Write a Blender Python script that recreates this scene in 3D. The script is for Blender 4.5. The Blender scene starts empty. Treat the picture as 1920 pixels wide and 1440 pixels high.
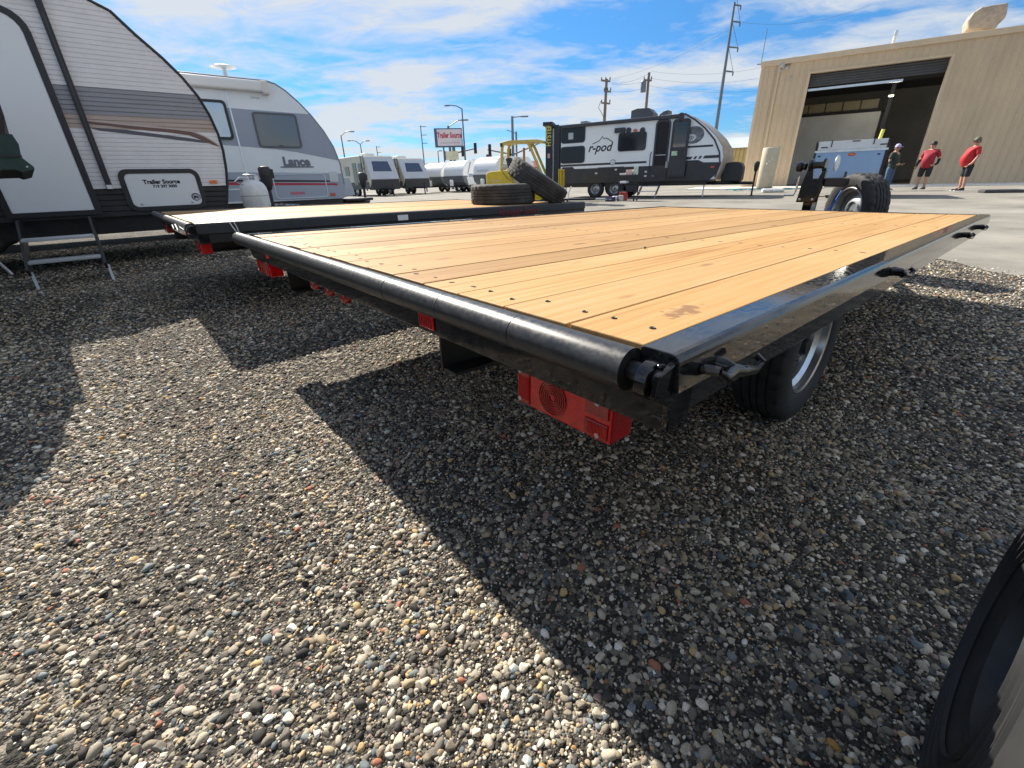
import bpy, bmesh, math, random
import numpy as np
from mathutils import Vector, Matrix, Euler

random.seed(7)
SC = bpy.context.scene
COL = SC.collection
rad = math.radians

# ---------------------------------------------------------------- camera
FPX, PITCH, ROLL, CAMH = 816.16, rad(25.155), rad(-1.783), 0.877
_f = Vector((0, math.cos(PITCH), -math.sin(PITCH)))
_u = Vector((0, math.sin(PITCH), math.cos(PITCH)))
_x = Vector((1, 0, 0))
CR = math.cos(ROLL) * _x + math.sin(ROLL) * _u
CU = -math.sin(ROLL) * _x + math.cos(ROLL) * _u
CF = _f
CPOS = Vector((0, 0, CAMH))
cam = bpy.data.cameras.new('camera')
cam.sensor_width = 36.0
cam.lens = FPX / 1920 * 36.0
cam.clip_start = 0.02
cam.clip_end = 3000
camo = bpy.data.objects.new('camera', cam)
COL.objects.link(camo)
camo.matrix_world = Matrix(((CR.x, CU.x, -CF.x, 0), (CR.y, CU.y, -CF.y, 0), (CR.z, CU.z, -CF.z, CAMH), (0, 0, 0, 1)))
SC.camera = camo

# ---------------------------------------------------------------- frames of the place
LH = Vector((0.76479, 0.64428, 0))      # along the trailers, rear to front
WH = Vector((-0.64428, 0.76479, 0))     # across, towards the caravans
ORG = Vector((0.197, 0.597, 0))         # under the rear right corner of the near deck
YROT = math.atan2(-0.76479, 0.64428)    # local x = -w, y = l
FD = Vector((0.84, -0.545, 0)).normalized()   # along the workshop front
FN = Vector((FD.y, -FD.x, 0))                 # out of the workshop front
FROT = math.atan2(FD.y, FD.x)
BORG = Vector((15.2, 29.98, 0))
PORG = Vector((4.1, 21.5, 0))

# ---------------------------------------------------------------- sky, sun, exposure
SUNV = (WH * 1.30 + LH * 0.09 + Vector((0, 0, 1))).normalized()   # towards the sun
el = math.asin(SUNV.z)
az = math.atan2(SUNV.x, SUNV.y)
W = bpy.data.worlds.new('World'); SC.world = W
W.use_nodes = True
nt = W.node_tree; nt.nodes.clear()
def N(tree, t, **k):
    n = tree.nodes.new(t)
    for a, b in k.items():
        setattr(n, a, b)
    return n
wo = N(nt, 'ShaderNodeOutputWorld'); bg = N(nt, 'ShaderNodeBackground')
sky = N(nt, 'ShaderNodeTexSky', sky_type='NISHITA', sun_disc=False, sun_elevation=el, sun_rotation=az,
        air_density=1.0, dust_density=0.35, ozone_density=2.5, altitude=1400)
tc = N(nt, 'ShaderNodeTexCoord'); sep = N(nt, 'ShaderNodeSeparateXYZ')
nt.links.new(tc.outputs['Generated'], sep.inputs[0])
def MATH(tree, op, a, b=None, clamp=False):
    n = N(tree, 'ShaderNodeMath', operation=op, use_clamp=clamp)
    for i, v in enumerate((a, b)):
        if v is None: continue
        if isinstance(v, (int, float)): n.inputs[i].default_value = v
        else: tree.links.new(v, n.inputs[i])
    return n.outputs[0]
zz = MATH(nt, 'ADD', MATH(nt, 'MAXIMUM', sep.outputs[2], 0.0), 0.10)
cmb = N(nt, 'ShaderNodeCombineXYZ')
nt.links.new(MATH(nt, 'DIVIDE', sep.outputs[0], zz), cmb.inputs[0])
nt.links.new(MATH(nt, 'DIVIDE', sep.outputs[1], zz), cmb.inputs[1])
mp = N(nt, 'ShaderNodeMapping'); mp.inputs['Rotation'].default_value = (0, 0, rad(-25)); mp.inputs['Scale'].default_value = (0.70, 1.02, 1)
mp.inputs['Location'].default_value = (3.1, 0.4, 0)
nt.links.new(cmb.outputs[0], mp.inputs[0])
n1 = N(nt, 'ShaderNodeTexNoise'); n1.inputs['Scale'].default_value = 0.85; n1.inputs['Detail'].default_value = 8; n1.inputs['Roughness'].default_value = 0.58; n1.inputs['Distortion'].default_value = 0.35
n2 = N(nt, 'ShaderNodeTexNoise'); n2.inputs['Scale'].default_value = 4.5; n2.inputs['Detail'].default_value = 6; n2.inputs['Roughness'].default_value = 0.6; n2.inputs['Distortion'].default_value = 0.8
nt.links.new(mp.outputs[0], n1.inputs['Vector']); nt.links.new(mp.outputs[0], n2.inputs['Vector'])
sm = MATH(nt, 'ADD', MATH(nt, 'MULTIPLY', n1.outputs['Fac'], 0.78), MATH(nt, 'MULTIPLY', n2.outputs['Fac'], 0.22))
cr = N(nt, 'ShaderNodeValToRGB'); cr.color_ramp.elements[0].position = 0.42; cr.color_ramp.elements[1].position = 0.555
cr.color_ramp.elements[0].color = (0, 0, 0, 1); cr.color_ramp.elements[1].color = (1, 1, 1, 1)
nt.links.new(sm, cr.inputs[0])
mask = MATH(nt, 'MULTIPLY', cr.outputs[0], 0.92)
mixc = N(nt, 'ShaderNodeMix', data_type='RGBA'); mixc.inputs[7].default_value = (8.0, 8.4, 8.8, 1)
hs = N(nt, 'ShaderNodeHueSaturation'); hs.inputs['Saturation'].default_value = 1.14; hs.inputs['Value'].default_value = 1.55
hz = N(nt, 'ShaderNodeMapRange'); hz.inputs['From Min'].default_value = 0.0; hz.inputs['From Max'].default_value = 0.45
nt.links.new(sep.outputs[2], hz.inputs[0])
hcol = N(nt, 'ShaderNodeMix', data_type='RGBA'); hcol.inputs[6].default_value = (.40, .60, .80, 1); hcol.inputs[7].default_value = (.95, 1.15, 1.25, 1)
nt.links.new(hz.outputs[0], hcol.inputs[0])
tone = N(nt, 'ShaderNodeMix', data_type='RGBA', blend_type='MULTIPLY'); tone.inputs[0].default_value = 1.0
nt.links.new(sky.outputs[0], tone.inputs[6]); nt.links.new(hcol.outputs[2], tone.inputs[7])
nt.links.new(tone.outputs[2], hs.inputs['Color'])
nt.links.new(mask, mixc.inputs[0]); nt.links.new(hs.outputs[0], mixc.inputs[6])
nt.links.new(mixc.outputs[2], bg.inputs[0]); bg.inputs[1].default_value = 0.05
nt.links.new(bg.outputs[0], wo.inputs[0])

sun = bpy.data.lights.new('sun', 'SUN'); sun.energy = 5.0; sun.angle = rad(0.55); sun.color = (1.0, 0.925, 0.81)
suno = bpy.data.objects.new('sun', sun); COL.objects.link(suno)
suno.rotation_euler = (-SUNV).to_track_quat('-Z', 'Y').to_euler()
vs = SC.view_settings
vs.view_transform = 'Standard'; vs.look = 'None'; vs.exposure = 0.9; vs.gamma = 1.0; vs.use_curve_mapping = False

# ---------------------------------------------------------------- pixel -> place helpers
def ray(px, py): return CR * (px - 960) + CU * (720 - py) + CF * FPX
def hit(px, py, P, n):
    d = ray(px, py); return CPOS + d * ((Vector(P) - CPOS).dot(n) / d.dot(n))
def gp(px, py, z=0.0): return hit(px, py, (0, 0, z), Vector((0, 0, 1)))
def wl(P): d = P - ORG; return d.dot(WH), d.dot(LH), P.z
def YP(w, l, z=0.0): return ORG + WH * w + LH * l + Vector((0, 0, z))
def yw(px, py, w):                       # on the upright plane w = const -> (l, z)
    a = wl(hit(px, py, YP(w, 0), WH)); return a[1], a[2]
def fa(px, py, P, off=0.0):              # on an upright plane parallel to the workshop front -> (a, z)
    Q = hit(px, py, P - FN * off, FN); return (Q - P).dot(FD), Q.z
def topz(P, py):                         # height above ground point P that shows at image row py
    lo, hi = 0.0, 60.0
    for _ in range(50):
        m = (lo + hi) / 2; d = P + Vector((0, 0, m)) - CPOS
        if d.dot(CF) < .02: hi = m; continue
        y = 720 - FPX * d.dot(CU) / d.dot(CF)
        if y > py: lo = m
        else: hi = m
    return lo

# ---------------------------------------------------------------- materials
def lin(h):
    if isinstance(h, str):
        h = h.lstrip('#'); c = [int(h[i:i + 2], 16) / 255 for i in (0, 2, 4)]
        return tuple(x / 12.92 if x <= .04045 else ((x + .055) / 1.055) ** 2.4 for x in c)
    return tuple(h)
MATS = {}
def M(key, col, rough=0.5, metal=0.0, nz=None, bump=None, coat=0.0, spec=None, rvar=None, trans=0.0, emit=None):
    if key in MATS: return MATS[key]
    m = bpy.data.materials.new(key); m.use_nodes = True
    t = m.node_tree; b = t.nodes['Principled BSDF']
    c = lin(col)
    b.inputs['Base Color'].default_value = (*c, 1); b.inputs['Roughness'].default_value = rough; b.inputs['Metallic'].default_value = metal
    if coat: b.inputs['Coat Weight'].default_value = coat; b.inputs['Coat Roughness'].default_value = 0.06
    if spec is not None: b.inputs['Specular IOR Level'].default_value = spec
    if trans: b.inputs['Transmission Weight'].default_value = trans
    if emit: b.inputs['Emission Color'].default_value = (*lin(emit[0]), 1); b.inputs['Emission Strength'].default_value = emit[1]
    tcn = N(t, 'ShaderNodeTexCoord')
    if nz:
        s, amt = nz[0], nz[1]
        no = N(t, 'ShaderNodeTexNoise'); no.inputs['Scale'].default_value = s; no.inputs['Detail'].default_value = 6; no.inputs['Roughness'].default_value = 0.62
        t.links.new(tcn.outputs['Object'], no.inputs['Vector'])
        if len(nz) > 2:
            mpn = N(t, 'ShaderNodeMapping'); mpn.inputs['Scale'].default_value = nz[2]
            t.links.new(tcn.outputs['Object'], mpn.inputs[0]); t.links.new(mpn.outputs[0], no.inputs['Vector'])
        rp = N(t, 'ShaderNodeValToRGB')
        rp.color_ramp.elements[0].position = 0.3; rp.color_ramp.elements[1].position = 0.7
        rp.color_ramp.elements[0].color = (*[max(0, x * (1 - amt)) for x in c], 1)
        rp.color_ramp.elements[1].color = (*[min(1, x * (1 + amt)) for x in c], 1)
        t.links.new(no.outputs['Fac'], rp.inputs[0]); t.links.new(rp.outputs[0], b.inputs['Base Color'])
        if rvar:
            mr = N(t, 'ShaderNodeMapRange'); mr.inputs['To Min'].default_value = rvar[0]; mr.inputs['To Max'].default_value = rvar[1]
            mr.inputs['From Min'].default_value = 0.35; mr.inputs['From Max'].default_value = 0.65
            t.links.new(no.outputs['Fac'], mr.inputs[0]); t.links.new(mr.outputs[0], b.inputs['Roughness'])
    if bump:
        nb = N(t, 'ShaderNodeTexNoise'); nb.inputs['Scale'].default_value = bump[0]; nb.inputs['Detail'].default_value = 4
        t.links.new(tcn.outputs['Object'], nb.inputs['Vector'])
        bn = N(t, 'ShaderNodeBump'); bn.inputs['Strength'].default_value = bump[1]; bn.inputs['Distance'].default_value = bump[2] if len(bump) > 2 else 0.002
        t.links.new(nb.outputs['Fac'], bn.inputs['Height']); t.links.new(bn.outputs[0], b.inputs['Normal'])
    MATS[key] = m
    return m

# ---------------------------------------------------------------- mesh builder
class MB:
    def __init__(s): s.v = []; s.f = []
    def add(s, vs_, fs):
        o = len(s.v); s.v += [tuple(v) for v in vs_]; s.f += [tuple(i + o for i in f) for f in fs]; return s
    def box(s, c, d, rot=None):
        hx, hy, hz = d[0] / 2, d[1] / 2, d[2] / 2
        vs_ = [Vector((a * hx, b * hy, e * hz)) for e in (-1, 1) for b in (-1, 1) for a in (-1, 1)]
        if rot: 
            r = Euler(rot).to_matrix(); vs_ = [r @ v for v in vs_]
        vs_ = [v + Vector(c) for v in vs_]
        return s.add(vs_, [(0, 2, 3, 1), (4, 5, 7, 6), (0, 1, 5, 4), (2, 6, 7, 3), (0, 4, 6, 2), (1, 3, 7, 5)])
    def ab(s, lo, hi): return s.box([(a + b) / 2 for a, b in zip(lo, hi)], [abs(b - a) for a, b in zip(lo, hi)])
    def tube(s, pts, r, n=8, cap=True, r2=None):
        pts = [Vector(p) for p in pts]; k = len(pts); rings = []
        prev = None
        for i, p in enumerate(pts):
            d = (pts[min(i + 1, k - 1)] - pts[max(i - 1, 0)]).normalized()
            if prev is None:
                a = Vector((0, 0, 1)) if abs(d.z) < .9 else Vector((1, 0, 0)); a = (a - d * a.dot(d)).normalized()
            else:
                a = (prev - d * prev.dot(d)); a = a.normalized() if a.length > 1e-6 else d.orthogonal().normalized()
            prev = a; b = d.cross(a)
            rr = r[i] if isinstance(r, (list, tuple)) else (r if r2 is None else r + (r2 - r) * i / max(1, k - 1))
            rings.append([p + (a * math.cos(2 * math.pi * j / n) + b * math.sin(2 * math.pi * j / n)) * rr for j in range(n)])
        vs_ = [v for ring in rings for v in ring]; fs = []
        for i in range(k - 1):
            for j in range(n):
                fs.append((i * n + j, i * n + (j + 1) % n, (i + 1) * n + (j + 1) % n, (i + 1) * n + j))
        if cap: fs.append(tuple(range(n - 1, -1, -1))); fs.append(tuple((k - 1) * n + j for j in range(n)))
        return s.add(vs_, fs)
    def lathe(s, prof, c=(0, 0, 0), axis='z', n=32, closed=False):
        vs_ = []; k = len(prof); fs = []
        for (r, h) in prof:
            for j in range(n):
                a = 2 * math.pi * j / n; x, y = r * math.cos(a), r * math.sin(a)
                p = {'z': (x, y, h), 'x': (h, x, y), 'y': (x, h, y)}[axis]
                vs_.append((p[0] + c[0], p[1] + c[1], p[2] + c[2]))
        for i in range(k if closed else k - 1):
            for j in range(n):
                i2 = (i + 1) % k
                fs.append((i * n + j, i * n + (j + 1) % n, i2 * n + (j + 1) % n, i2 * n + j))
        return s.add(vs_, fs)
    def prism(s, poly, f, t0, t1):      # poly of (a,b); f(a,b,t)->xyz
        n = len(poly)
        vs_ = [f(a, b, t0) for a, b in poly] + [f(a, b, t1) for a, b in poly]
        fs = [tuple(range(n)), tuple(range(2 * n - 1, n - 1, -1))] + [(i, (i + 1) % n, n + (i + 1) % n, n + i) for i in range(n)]
        return s.add(vs_, fs)
    def ring(s, po, pi, f, t0, t1):
        n = len(po)
        vs_ = [f(a, b, t) for t in (t0, t1) for pl in (po, pi) for a, b in pl]
        fs = []
        for i in range(n):
            j = (i + 1) % n
            fs += [(i, j, n + j, n + i), (2 * n + i, 3 * n + i, 3 * n + j, 2 * n + j), (i, 2 * n + i, 2 * n + j, j), (n + i, n + j, 3 * n + j, 3 * n + i)]
        return s.add(vs_, fs)
    def sphere(s, c, r, n=12, m=8, sc=(1, 1, 1)):
        prof = [(max(1e-4, r * math.sin(math.pi * i / m)), -r * math.cos(math.pi * i / m)) for i in range(m + 1)]
        o = len(s.v); s.lathe(prof, (0, 0, 0), 'z', n)
        for i in range(o, len(s.v)):
            v = s.v[i]; s.v[i] = (v[0] * sc[0] + c[0], v[1] * sc[1] + c[1], v[2] * sc[2] + c[2])
        return s
    def xf(s, mat):
        s.v = [tuple(mat @ Vector(v)) for v in s.v]; return s
    def build(s, name, mat, parent=None, smooth=False, bev=0, loc=None, rot=None, segs=2):
        me = bpy.data.meshes.new(name); me.from_pydata(s.v, [], s.f)
        bm = bmesh.new(); bm.from_mesh(me); bmesh.ops.recalc_face_normals(bm, faces=bm.faces); bm.to_mesh(me); bm.free()
        if smooth:
            me.shade_smooth()
            me.set_sharp_from_angle(angle=rad(38 if smooth is True else smooth))
        me.materials.append(mat)
        return put(name, me, parent, loc, rot, bev, segs)
def put(name, me, parent=None, loc=None, rot=None, bev=0, segs=2):
    o = bpy.data.objects.new(name, me); COL.objects.link(o)
    if parent: o.parent = parent
    if loc: o.location = loc
    if rot: o.rotation_euler = rot
    if bev:
        b = o.modifiers.new('bevel', 'BEVEL'); b.width = bev; b.segments = segs; b.limit_method = 'ANGLE'; b.angle_limit = rad(40)
    return o
def tag(o, label, cat, group=None, kind=None):
    if label: o['label'] = label
    if cat: o['category'] = cat
    if group: o['group'] = group
    if kind: o['kind'] = kind
    return o
def thing(name, label, cat, loc, rot=(0, 0, 0), group=None):
    o = bpy.data.objects.new(name, None); COL.objects.link(o); o.empty_display_size = 0.1
    o.location = loc; o.rotation_euler = rot if isinstance(rot, tuple) else (0, 0, rot)
    return tag(o, label, cat, group)
def copytree(o, parent=None):
    c = o.copy(); COL.objects.link(c)
    if parent is not None: c.parent = parent
    for ch in list(o.children): copytree(ch, c)
    return c
def rr(a0, b0, a1, b1, r, n=5):           # rounded rectangle outline
    r = min(r, (a1 - a0) / 2 - 1e-4, (b1 - b0) / 2 - 1e-4); out = []
    for (cx, cy, s0) in ((a1 - r, b1 - r, 0), (a0 + r, b1 - r, 90), (a0 + r, b0 + r, 180), (a1 - r, b0 + r, 270)):
        for i in range(n + 1):
            t = rad(s0 + 90 * i / n); out.append((cx + r * math.cos(t), cy + r * math.sin(t)))
    return out
def rr2(a0, b0, a1, b1, rt, rb, n=5):     # different radii at top and bottom
    out = []
    for (cx, cy, s0, r) in ((a1 - rt, b1 - rt, 0, rt), (a0 + rt, b1 - rt, 90, rt), (a0 + rb, b0 + rb, 180, rb), (a1 - rb, b0 + rb, 270, rb)):
        for i in range(n + 1):
            t = rad(s0 + 90 * i / n); out.append((cx + r * math.cos(t), cy + r * math.sin(t)))
    return out
def ell(ca, cb, ra, rb, n=28): return [(ca + ra * math.cos(2 * math.pi * i / n), cb + rb * math.sin(2 * math.pi * i / n)) for i in range(n)]
def text(name, s, size, mat, parent, loc, rot, extrude=0.001, align='CENTER', shear=0.0, sx=1.0, offset=0.0):
    cu = bpy.data.curves.new(name, 'FONT'); cu.body = s; cu.size = size; cu.extrude = extrude; cu.align_x = align; cu.align_y = 'CENTER'; cu.shear = shear; cu.offset = offset
    cu.resolution_u = 3
    to = bpy.data.objects.new(name, cu); COL.objects.link(to)
    bpy.context.view_layer.update()
    me = bpy.data.meshes.new_from_object(to.evaluated_get(bpy.context.evaluated_depsgraph_get()))
    bpy.data.objects.remove(to); bpy.data.curves.remove(cu)
    for v in me.vertices: v.co.x *= sx
    me.materials.clear(); me.materials.append(mat)
    return put(name, me, parent, loc, rot)
RW = (rad(90), 0, rad(90))     # writing on a wall that faces local +x
RF = (rad(90), 0, 0)           # writing on a wall that faces local -y
# ================================================================ ground
def ground_mat():
    m = bpy.data.materials.new('gravel_bed'); m.use_nodes = True
    t = m.node_tree; b = t.nodes['Principled BSDF']; b.inputs['Roughness'].default_value = 0.95
    b.inputs['Specular IOR Level'].default_value = 0.2
    tcn = N(t, 'ShaderNodeTexCoord')
    vo = N(t, 'ShaderNodeTexVoronoi'); vo.inputs['Scale'].default_value = 62
    vo2 = N(t, 'ShaderNodeTexVoronoi'); vo2.inputs['Scale'].default_value = 210
    no = N(t, 'ShaderNodeTexNoise'); no.inputs['Scale'].default_value = 1.6; no.inputs['Detail'].default_value = 7
    for n in (vo, vo2, no): t.links.new(tcn.outputs['Object'], n.inputs['Vector'])
    sp = N(t, 'ShaderNodeSeparateXYZ'); t.links.new(vo.outputs['Color'], sp.inputs[0])
    sp2 = N(t, 'ShaderNodeSeparateXYZ'); t.links.new(vo2.outputs['Color'], sp2.inputs[0])
    r1 = N(t, 'ShaderNodeValToRGB'); e = r1.color_ramp.elements
    e[0].color = (.030, .028, .026, 1); e[1].color = (.42, .38, .31, 1); e[1].position = 1.0
    for p, c in ((.40, (.052, .048, .042)), (.66, (.12, .108, .09)), (.82, (.26, .23, .185))):
        q = e.new(p); q.color = (*c, 1)
    t.links.new(sp.outputs[0], r1.inputs[0])
    r2 = N(t, 'ShaderNodeValToRGB'); e = r2.color_ramp.elements
    e[0].color = (.026, .024, .022, 1); e[1].color = (.20, .178, .142, 1); q = e.new(.6); q.color = (.058, .052, .044, 1)
    t.links.new(sp2.outputs[1], r2.inputs[0])
    mx = N(t, 'ShaderNodeMix', data_type='RGBA')
    f = N(t, 'ShaderNodeMapRange'); f.inputs['From Min'].default_value = .40; f.inputs['From Max'].default_value = .62
    t.links.new(no.outputs['Fac'], f.inputs[0]); t.links.new(f.outputs[0], mx.inputs[0])
    t.links.new(r2.outputs[0], mx.inputs[6]); t.links.new(r1.outputs[0], mx.inputs[7])
    t.links.new(mx.outputs[2], b.inputs['Base Color'])
    bp = N(t, 'ShaderNodeBump'); bp.inputs['Strength'].default_value = .9; bp.inputs['Distance'].default_value = .012; bp.invert = True
    ad = N(t, 'ShaderNodeMath', operation='ADD'); ml = N(t, 'ShaderNodeMath', operation='MULTIPLY'); ml.inputs[1].default_value = .35
    t.links.new(vo2.outputs['Distance'], ml.inputs[0]); t.links.new(vo.outputs['Distance'], ad.inputs[0]); t.links.new(ml.outputs[0], ad.inputs[1])
    t.links.new(ad.outputs[0], bp.inputs['Height']); t.links.new(bp.outputs[0], b.inputs['Normal'])
    return m
g = MB(); g.add([(-1500, -600, 0), (1500, -600, 0), (1500, 2400, 0), (-1500, 2400, 0)], [(0, 1, 2, 3)])
go = g.build('ground', ground_mat()); tag(go, None, None, kind='structure')

asph = bpy.data.materials.new('asphalt'); asph.use_nodes = True
t = asph.node_tree; b = t.nodes['Principled BSDF']; b.inputs['Roughness'].default_value = .9; b.inputs['Specular IOR Level'].default_value = .25
tcn = N(t, 'ShaderNodeTexCoord')
na = N(t, 'ShaderNodeTexNoise'); na.inputs['Scale'].default_value = .55; na.inputs['Detail'].default_value = 9; na.inputs['Roughness'].default_value = .68
nb = N(t, 'ShaderNodeTexNoise'); nb.inputs['Scale'].default_value = 90; nb.inputs['Detail'].default_value = 3
for n in (na, nb): t.links.new(tcn.outputs['Object'], n.inputs['Vector'])
rp = N(t, 'ShaderNodeValToRGB'); e = rp.color_ramp.elements
e[0].position = .28; e[0].color = (.150, .137, .112, 1); e[1].position = .70; e[1].color = (.34, .312, .25, 1)
q = e.new(.5); q.color = (.25, .228, .182, 1)
t.links.new(na.outputs['Fac'], rp.inputs[0])
mx = N(t, 'ShaderNodeMix', data_type='RGBA', blend_type='OVERLAY'); mx.inputs[0].default_value = .55
t.links.new(rp.outputs[0], mx.inputs[6]); t.links.new(nb.outputs['Color'], mx.inputs[7])
hh = N(t, 'ShaderNodeHueSaturation'); hh.inputs['Saturation'].default_value = .35
t.links.new(mx.outputs[2], hh.inputs['Color'])
m2 = N(t, 'ShaderNodeMix', data_type='RGBA'); m2.inputs[0].default_value = .55
t.links.new(hh.outputs[0], m2.inputs[6]); t.links.new(rp.outputs[0], m2.inputs[7]); t.links.new(m2.outputs[2], b.inputs['Base Color'])
bp = N(t, 'ShaderNodeBump'); bp.inputs['Strength'].default_value = .4; bp.inputs['Distance'].default_value = .004
t.links.new(nb.outputs['Fac'], bp.inputs['Height']); t.links.new(bp.outputs[0], b.inputs['Normal'])
edge = [(4.3, -6), (4.35, 0), (4.4, 3.7), (4.45, 5.4), (4.1, 7.0), (2.4, 8.8), (1.2, 11.5), (-2, 16), (-9, 21), (-22, 26), (-70, 34)]
pts = []
for (x0, y0), (x1, y1) in zip(edge, edge[1:]):
    k = max(2, int(math.hypot(x1 - x0, y1 - y0) / .12))
    for i in range(k):
        u = i / k; pts.append((x0 + (x1 - x0) * u + random.uniform(-.09, .09), y0 + (y1 - y0) * u + random.uniform(-.07, .07)))
outer = [(-70, 34), (-160, 260), (260, 260), (160, -6)]
me = MB(); n = len(pts)
allp = pts + outer
me.add([(x, y, .004) for x, y in allp], [tuple(range(len(allp)))])
ao = me.build('asphalt_lot', asph); tag(ao, None, None, kind='structure')

# --- loose stones, real geometry
def pebble_mat():
    m = bpy.data.materials.new('pebble'); m.use_nodes = True
    t = m.node_tree; b = t.nodes['Principled BSDF']; b.inputs['Roughness'].default_value = .78; b.inputs['Specular IOR Level'].default_value = .3
    oi = N(t, 'ShaderNodeObjectInfo')
    r = N(t, 'ShaderNodeValToRGB'); r.color_ramp.interpolation = 'CONSTANT'
    cols = [('#746e64', .0), ('#9d9484', .11), ('#484540', .21), ('#b8ad99', .33), ('#857c6d', .43), ('#626a6e', .52), ('#c9bda8', .58), ('#94866f', .655), ('#dcd2bf', .72),
            ('#7f8889', .775), ('#a8967a', .81), ('#383634', .85), ('#c2a678', .91), ('#a1867b', .942), ('#a86f58', .970), ('#ebe5d9', .979), ('#b3874a', .994)]
    e = r.color_ramp.elements
    e[0].color = (*lin(cols[0][0]), 1); e[0].position = 0
    e[1].color = (*lin(cols[1][0]), 1); e[1].position = cols[1][1]
    for c, p in cols[2:]:
        q = e.new(p); q.color = (*lin(c), 1)
    t.links.new(oi.outputs['Random'], r.inputs[0])
    tcn = N(t, 'ShaderNodeTexCoord'); no = N(t, 'ShaderNodeTexNoise'); no.inputs['Scale'].default_value = 5; no.inputs['Detail'].default_value = 5
    t.links.new(tcn.outputs['Object'], no.inputs['Vector'])
    mr = N(t, 'ShaderNodeMapRange'); mr.inputs['From Min'].default_value = .3; mr.inputs['From Max'].default_value = .7; mr.inputs['To Min'].default_value = .72; mr.inputs['To Max'].default_value = 1.28
    t.links.new(no.outputs['Fac'], mr.inputs[0])
    mu = N(t, 'ShaderNodeVectorMath', operation='SCALE'); t.links.new(r.outputs[0], mu.inputs[0]); t.links.new(mr.outputs[0], mu.inputs['Scale'])
    t.links.new(mu.outputs[0], b.inputs['Base Color'])
    return m
pmat = pebble_mat()
pcol = bpy.data.collections.new('pebble_shapes')
rs = np.random.RandomState(3)
for k in range(7):
    bm = bmesh.new(); bmesh.ops.create_icosphere(bm, subdivisions=3, radius=1.0)
    dirs = rs.normal(size=(7, 3)); dirs /= np.linalg.norm(dirs, axis=1)[:, None]; amp = rs.uniform(-.22, .16, 7)
    cut = rs.normal(size=(4 if k < 4 else 9, 3)); cut /= np.linalg.norm(cut, axis=1)[:, None]
    for v in bm.verts:
        c = np.array(v.co); s = 1 + sum(a * max(0, float(c @ d)) ** 2 for a, d in zip(amp, dirs))
        c = c * s
        for q in cut:                              # a few blunt facets
            dd = float(c @ q)
            th = .74 if k < 4 else .60
            if dd > th: c = c - q * (dd - th) * (.8 if k < 4 else .95)
        v.co = Vector(c) * 1.0
    sc = [(1, .78, .5), (1, .7, .6), (1, .9, .45), (1, .62, .55), (1, .85, .68), (1, .75, .4), (1, .95, .6)][k]
    for v in bm.verts: v.co = Vector((v.co.x * sc[0], v.co.y * sc[1], v.co.z * sc[2]))
    me = bpy.data.meshes.new('pebble_shape'); bm.to_mesh(me); bm.free(); me.shade_smooth(); me.materials.append(pmat)
    pcol.objects.link(bpy.data.objects.new('pebble_shape', me))
def edge_x(y): return np.interp(y, [-6, 3.7, 5.4, 7.0, 8.6], [4.3, 4.4, 4.45, 4.1, 2.2])
P, S, RT, ID = [], [], [], []
def strew(r0, r1, dens, smin, smax, sig=.42, med=None):
    n = int(dens * math.pi * (r1 * r1 - r0 * r0) * (132 / 360))
    r_ = np.sqrt(rs.uniform(r0 * r0, r1 * r1, n)); a_ = rs.uniform(rad(-64), rad(68), n)
    x = r_ * np.sin(a_); y = r_ * np.cos(a_)
    # bare and crowded patches
    f = np.sin(x * 3.1 + 1.7 * np.sin(y * 2.3)) * np.sin(y * 2.7 + 1.3 * np.sin(x * 1.9 + 1)) + .6 * np.sin(x * 7.3 + y * 5.1)
    keep = (rs.uniform(size=n) < np.clip(.80 + .30 * f, .36, 1)) & (x < edge_x(y) + rs.normal(0, .12, n)) & (y > -.4)
    x, y = x[keep], y[keep]; n = len(x)
    s = np.clip(np.exp(rs.normal(math.log(med or math.sqrt(smin * smax)), sig, n)), smin, smax)
    for i in range(n): P.append((x[i], y[i], s[i] * rs.uniform(-.05, .25)))
    S.extend(s); RT.extend(np.stack([rs.normal(0, .22, n), rs.normal(0, .22, n), rs.uniform(0, 6.283, n)], 1)); ID.extend(rs.randint(0, 7, n))
strew(.25, 2.1, 17000, .0020, .0046)
strew(.25, 2.4, 9600, .0032, .0138, med=.0052, sig=.48)
strew(2.4, 4.2, 6600, .0036, .0145, med=.0060, sig=.48)
strew(4.2, 6.8, 3300, .0046, .015, med=.0078)
strew(6.8, 11, 1000, .007, .020, med=.0110)
pm = bpy.data.meshes.new('gravel'); pm.from_pydata(P, [], [])
a = pm.attributes.new('psize', 'FLOAT', 'POINT'); a.data.foreach_set('value', np.array(S, dtype=np.float32))
a = pm.attributes.new('prot', 'FLOAT_VECTOR', 'POINT'); a.data.foreach_set('vector', np.array(RT, dtype=np.float32).ravel())
a = pm.attributes.new('pkind', 'INT', 'POINT'); a.data.foreach_set('value', np.array(ID, dtype=np.int32))
po = put('gravel', pm); tag(po, 'loose mixed grey, cream and tan pebbles strewn over the yard', 'gravel', kind='stuff')
ng = bpy.data.node_groups.new('strewn_stones', 'GeometryNodeTree')
ng.interface.new_socket('Geometry', in_out='INPUT', socket_type='NodeSocketGeometry'); ng.interface.new_socket('Geometry', in_out='OUTPUT', socket_type='NodeSocketGeometry')
gi = N(ng, 'NodeGroupInput'); gout = N(ng, 'NodeGroupOutput')
ci = N(ng, 'GeometryNodeCollectionInfo'); ci.inputs['Collection'].default_value = pcol; ci.inputs['Separate Children'].default_value = True; ci.inputs['Reset Children'].default_value = True
ip = N(ng, 'GeometryNodeInstanceOnPoints'); ip.inputs['Pick Instance'].default_value = True
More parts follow.
